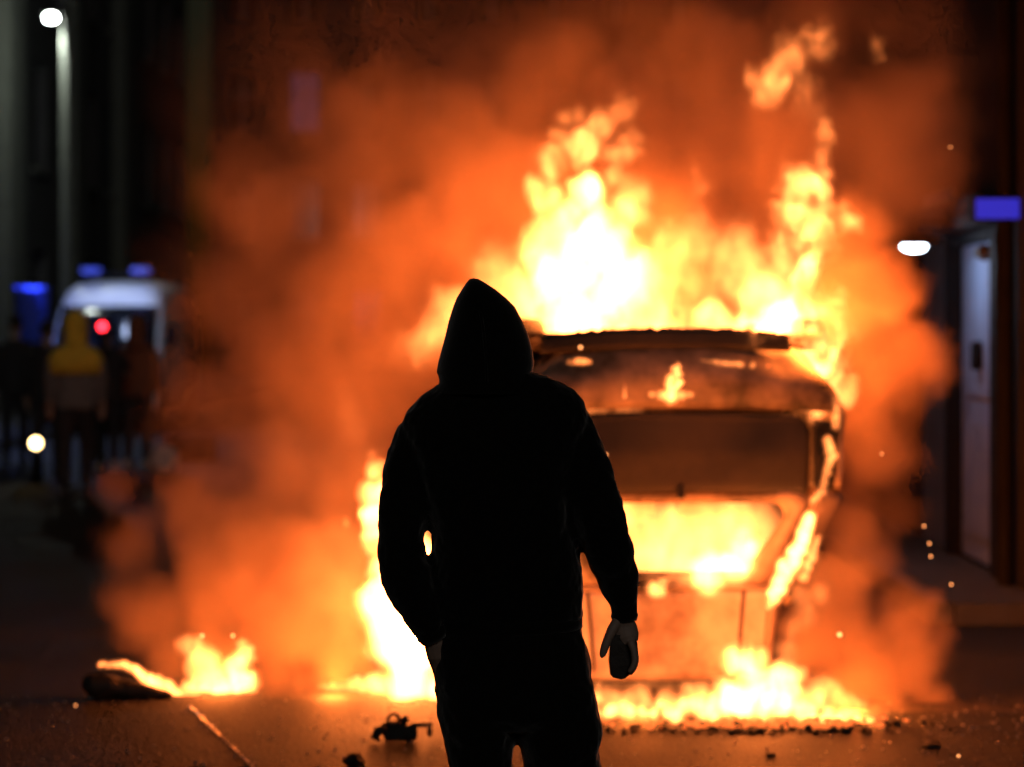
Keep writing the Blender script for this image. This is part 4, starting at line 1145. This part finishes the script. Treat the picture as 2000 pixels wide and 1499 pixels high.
# smoke behind and right of the car
for (x, y, r, den) in ((1250, 450, 190, .9), (1250, 270, 180, .8), (1400, 500, 180, .9), (1400, 330, 190, .8), (1550, 430, 180, .9), (1550, 250, 190, .7), (1400, 130, 190, .45), (1600, 90, 180, .42), (1280, 60, 200, .25), (1730, 230, 150, .5), (1760, 330, 130, .45), (1830, 260, 110, .35), (1720, 60, 150, .3), (1850, 120, 110, .2), (1500, -50, 220, .22)):
    S(x, y, r, ds_ + rS.uniform(-.2, .5), den)
for (x, y, r, den) in ((1680, 560, 125, 1.7), (1710, 660, 135, 1.8), (1780, 700, 95, 1.9), (1700, 760, 110, 1.1), (1660, 470, 110, .9), (1740, 580, 80, 1.0), (1680, 880, 110, .8), (1740, 900, 80, .6), (1650, 990, 100, .9), (1680, 1080, 90, .9), (1640, 1170, 100, 1.1), (1600, 1270, 100, 1.1), (1700, 1270, 95, 1.7), (1785, 1220, 78, 2.2), (1790, 1300, 80, 2.2), (1700, 1350, 70, 1.2), (1820, 1370, 62, 1.3), (1640, 1360, 70, 1.0), (1740, 1385, 48, 1.3), (1850, 1400, 36, .8), (1760, 1180, 60, 1.2), (1830, 1240, 48, 1.4), (1730, 1320, 80, 1.6), (1760, 1000, 60, .4)):
    S(x, y, r, 12.5 + rS.uniform(-.2, .3), den)
# thin veil right on the ground
for k in range(11): S(1640 + 40 * k, 1398 + (k % 3) * 4, 36 + 6 * (k % 2), 11.0, .6 - .045 * k)
for k in range(8): S(480 + 48 * k, 1330, 46, 11.7, .8)
low, plume, right = [], [], []
for p_ in sm:
    if p_[0].x > 1.2 and p_[0].y < 13.0: right.append(p_)
    elif p_[0].y < 13.2: low.append(p_)
    else: plume.append((p_[0], p_[1] * 1.12, p_[2] * 1.5))
puff_volume('smoke', plume, smoke_m, .05, warp=(.6, 1.1), warp2=(.34, 3.6), detail=(3.0, .75), stretch=.8, edge=(-.15, 1.0), pad=.4, label='dark red plume of smoke rising behind and above the burning car', cat='smoke', seed=20.0)
puff_volume('smoke', low, smoke_m, .035, warp=(.45, 1.7), warp2=(.36, 5.0), detail=(4.5, .6), stretch=.9, edge=(-.05, .7), pad=.3, label='bank of orange lit smoke drifting left along the ground', cat='smoke', seed=23.0)
puff_volume('smoke', right, smoke_m, .03, warp=(.45, 1.9), warp2=(.36, 5.5), detail=(5.0, .6), stretch=.9, edge=(-.05, .6), pad=.25, label='billows of orange smoke at the right side of the car', cat='smoke', seed=26.0)
